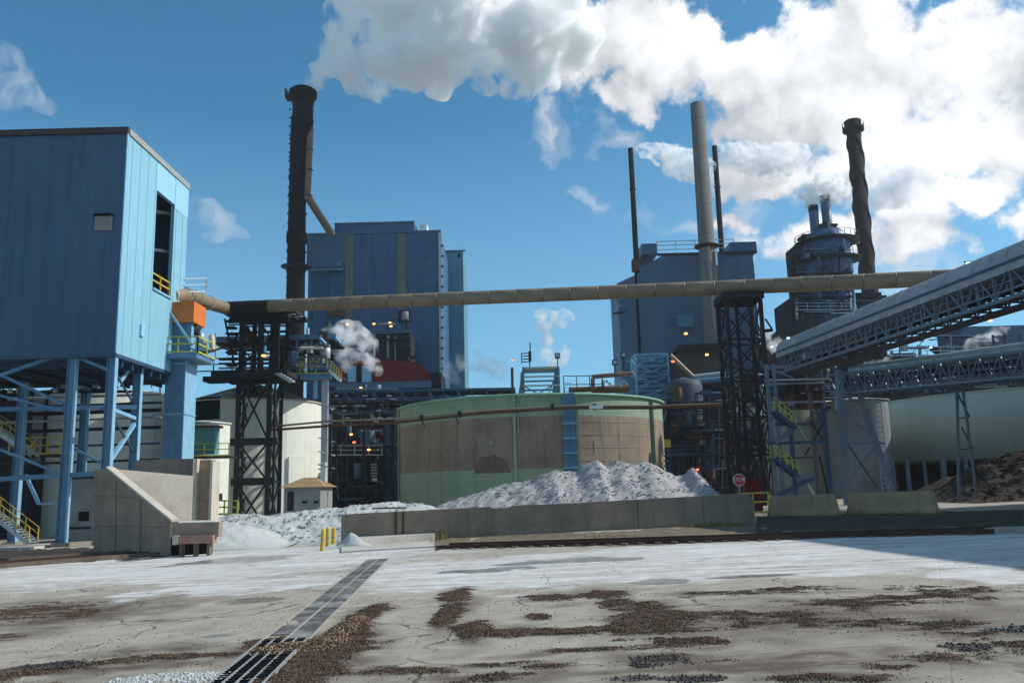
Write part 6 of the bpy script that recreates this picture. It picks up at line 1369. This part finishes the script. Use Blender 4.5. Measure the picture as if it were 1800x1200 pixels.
plume('smoke_plume', 'grey-white smoke blowing right from the thin stack left of the concrete stack', [(1116,256,5),(1128,258,9),(1145,264,15),(1165,275,22),(1185,285,27),(1208,293,30),(1232,300,30)], 154, V_DENSE, .5, .55, 5, 3, cat='smoke')
plume('smoke_plume', 'grey smoke blowing right from the thin stack right of the concrete stack', [(1262,254,6),(1280,262,16),(1305,275,26),(1335,285,30),(1370,282,30),(1400,270,24),(1345,300,20)], 158, V_DENSE, .5, .6, 7, 3, cat='smoke')
plume('smoke_plume', 'dark grey smoke cloud behind the spiral-straked stack', [(1480,330,34),(1520,320,36),(1560,330,40),(1600,325,36),(1630,325,20),(1585,355,22)], 185, V_GREY, .8, .8, 11, 3, cat='smoke')
plume('steam_plume', 'small bright steam puff over the twin vents of the scrubber', [(1428,356,11),(1440,338,24),(1462,328,24),(1478,332,17),(1418,340,16),(1446,318,18)], 140, vol('steam_bright', 2.2, ns=.8), .35, .4, 13, 3)
plume('steam_plume', 'white steam puff rising behind the tank-top platform', [(938,628,7),(955,625,14),(970,640,13),(990,628,14),(992,612,10),(962,600,14),(958,580,14),(965,562,16),(985,560,15),(1003,556,13)], 112, V_DENSE, .5, .5, 17, 2)
plume('steam_plume', 'drifting steam wisp in front of the boiler house base', [(565,582,8),(590,582,16),(612,580,21),(632,590,22),(618,608,20),(648,602,17),(598,616,20),(640,630,16),(612,640,16),(660,650,14)], 120, vol('steam_half', .8, ns=.6), .5, .6, 19, 2)
plume('steam_plume', 'thin steam wisp low at the right corner of the boiler house', [(782,650,12),(805,638,18),(830,634,20),(855,642,20),(880,655,18),(780,680,10),(800,670,8)], 135, V_MED, .6, .6, 23, 2)
plume('steam_plume', 'pale steam wisp trailing from the upper right corner of the raised building', [(330,340,14),(345,358,22),(362,380,24),(385,398,24),(410,412,22),(435,420,16)], 90, vol('steam_faint', .25, ns=.3), .7, .9, 29, 2)
plume('steam_plume', 'faint steam curl rising over the roof of the raised building', [(96,214,8),(92,207,11),(85,200,13),(78,190,15),(70,178,14),(50,160,24),(20,140,34),(-10,110,40),(0,170,30)], 95, vol('steam_veil', .14, ns=.3), .8, .9, 31, 2)
plume('steam_plume', 'white steam rising between the two conveyors at the right', [(1700,612,8),(1715,605,11),(1732,596,13),(1748,588,12),(1765,582,10)], 100, V_DENSE, .35, .35, 37, 2)
plume('steam_plume', 'white steam low between the gallery and lower conveyor', [(1525,640,7),(1540,636,9),(1555,632,8),(1565,628,6)], 100, V_DENSE, .3, .3, 41, 2)
plume('steam_plume', 'bright steam behind the right lattice tower', [(1352,590,9),(1362,600,14),(1372,612,14),(1360,620,10)], 125, V_DENSE, .45, .45, 43, 2)
plume('steam_plume', 'small steam puff on the gallery roof line before the scrubber', [(1455,578,8),(1465,572,8),(1508,555,7)], 110, V_MED, .35, .35, 47, 2)

# ------------------------------------------------------------------ haze
hz = bpy.data.materials.new('haze_air'); hz.use_nodes = True; t = NT(hz.node_tree); t.n.clear()
v = t.new('ShaderNodeVolumePrincipled'); v.inputs['Color'].default_value = (.86, .93, 1, 1); v.inputs['Density'].default_value = .0002; v.inputs['Anisotropy'].default_value = .35
o = t.new('ShaderNodeOutputMaterial'); t.l.new(v.outputs[0], o.inputs['Volume'])
tag(box(None, 'haze', (-470, -75, -12), (470, 440, 112), hz), 'thin pale industrial haze filling the air over the plant', 'haze', kind='stuff')
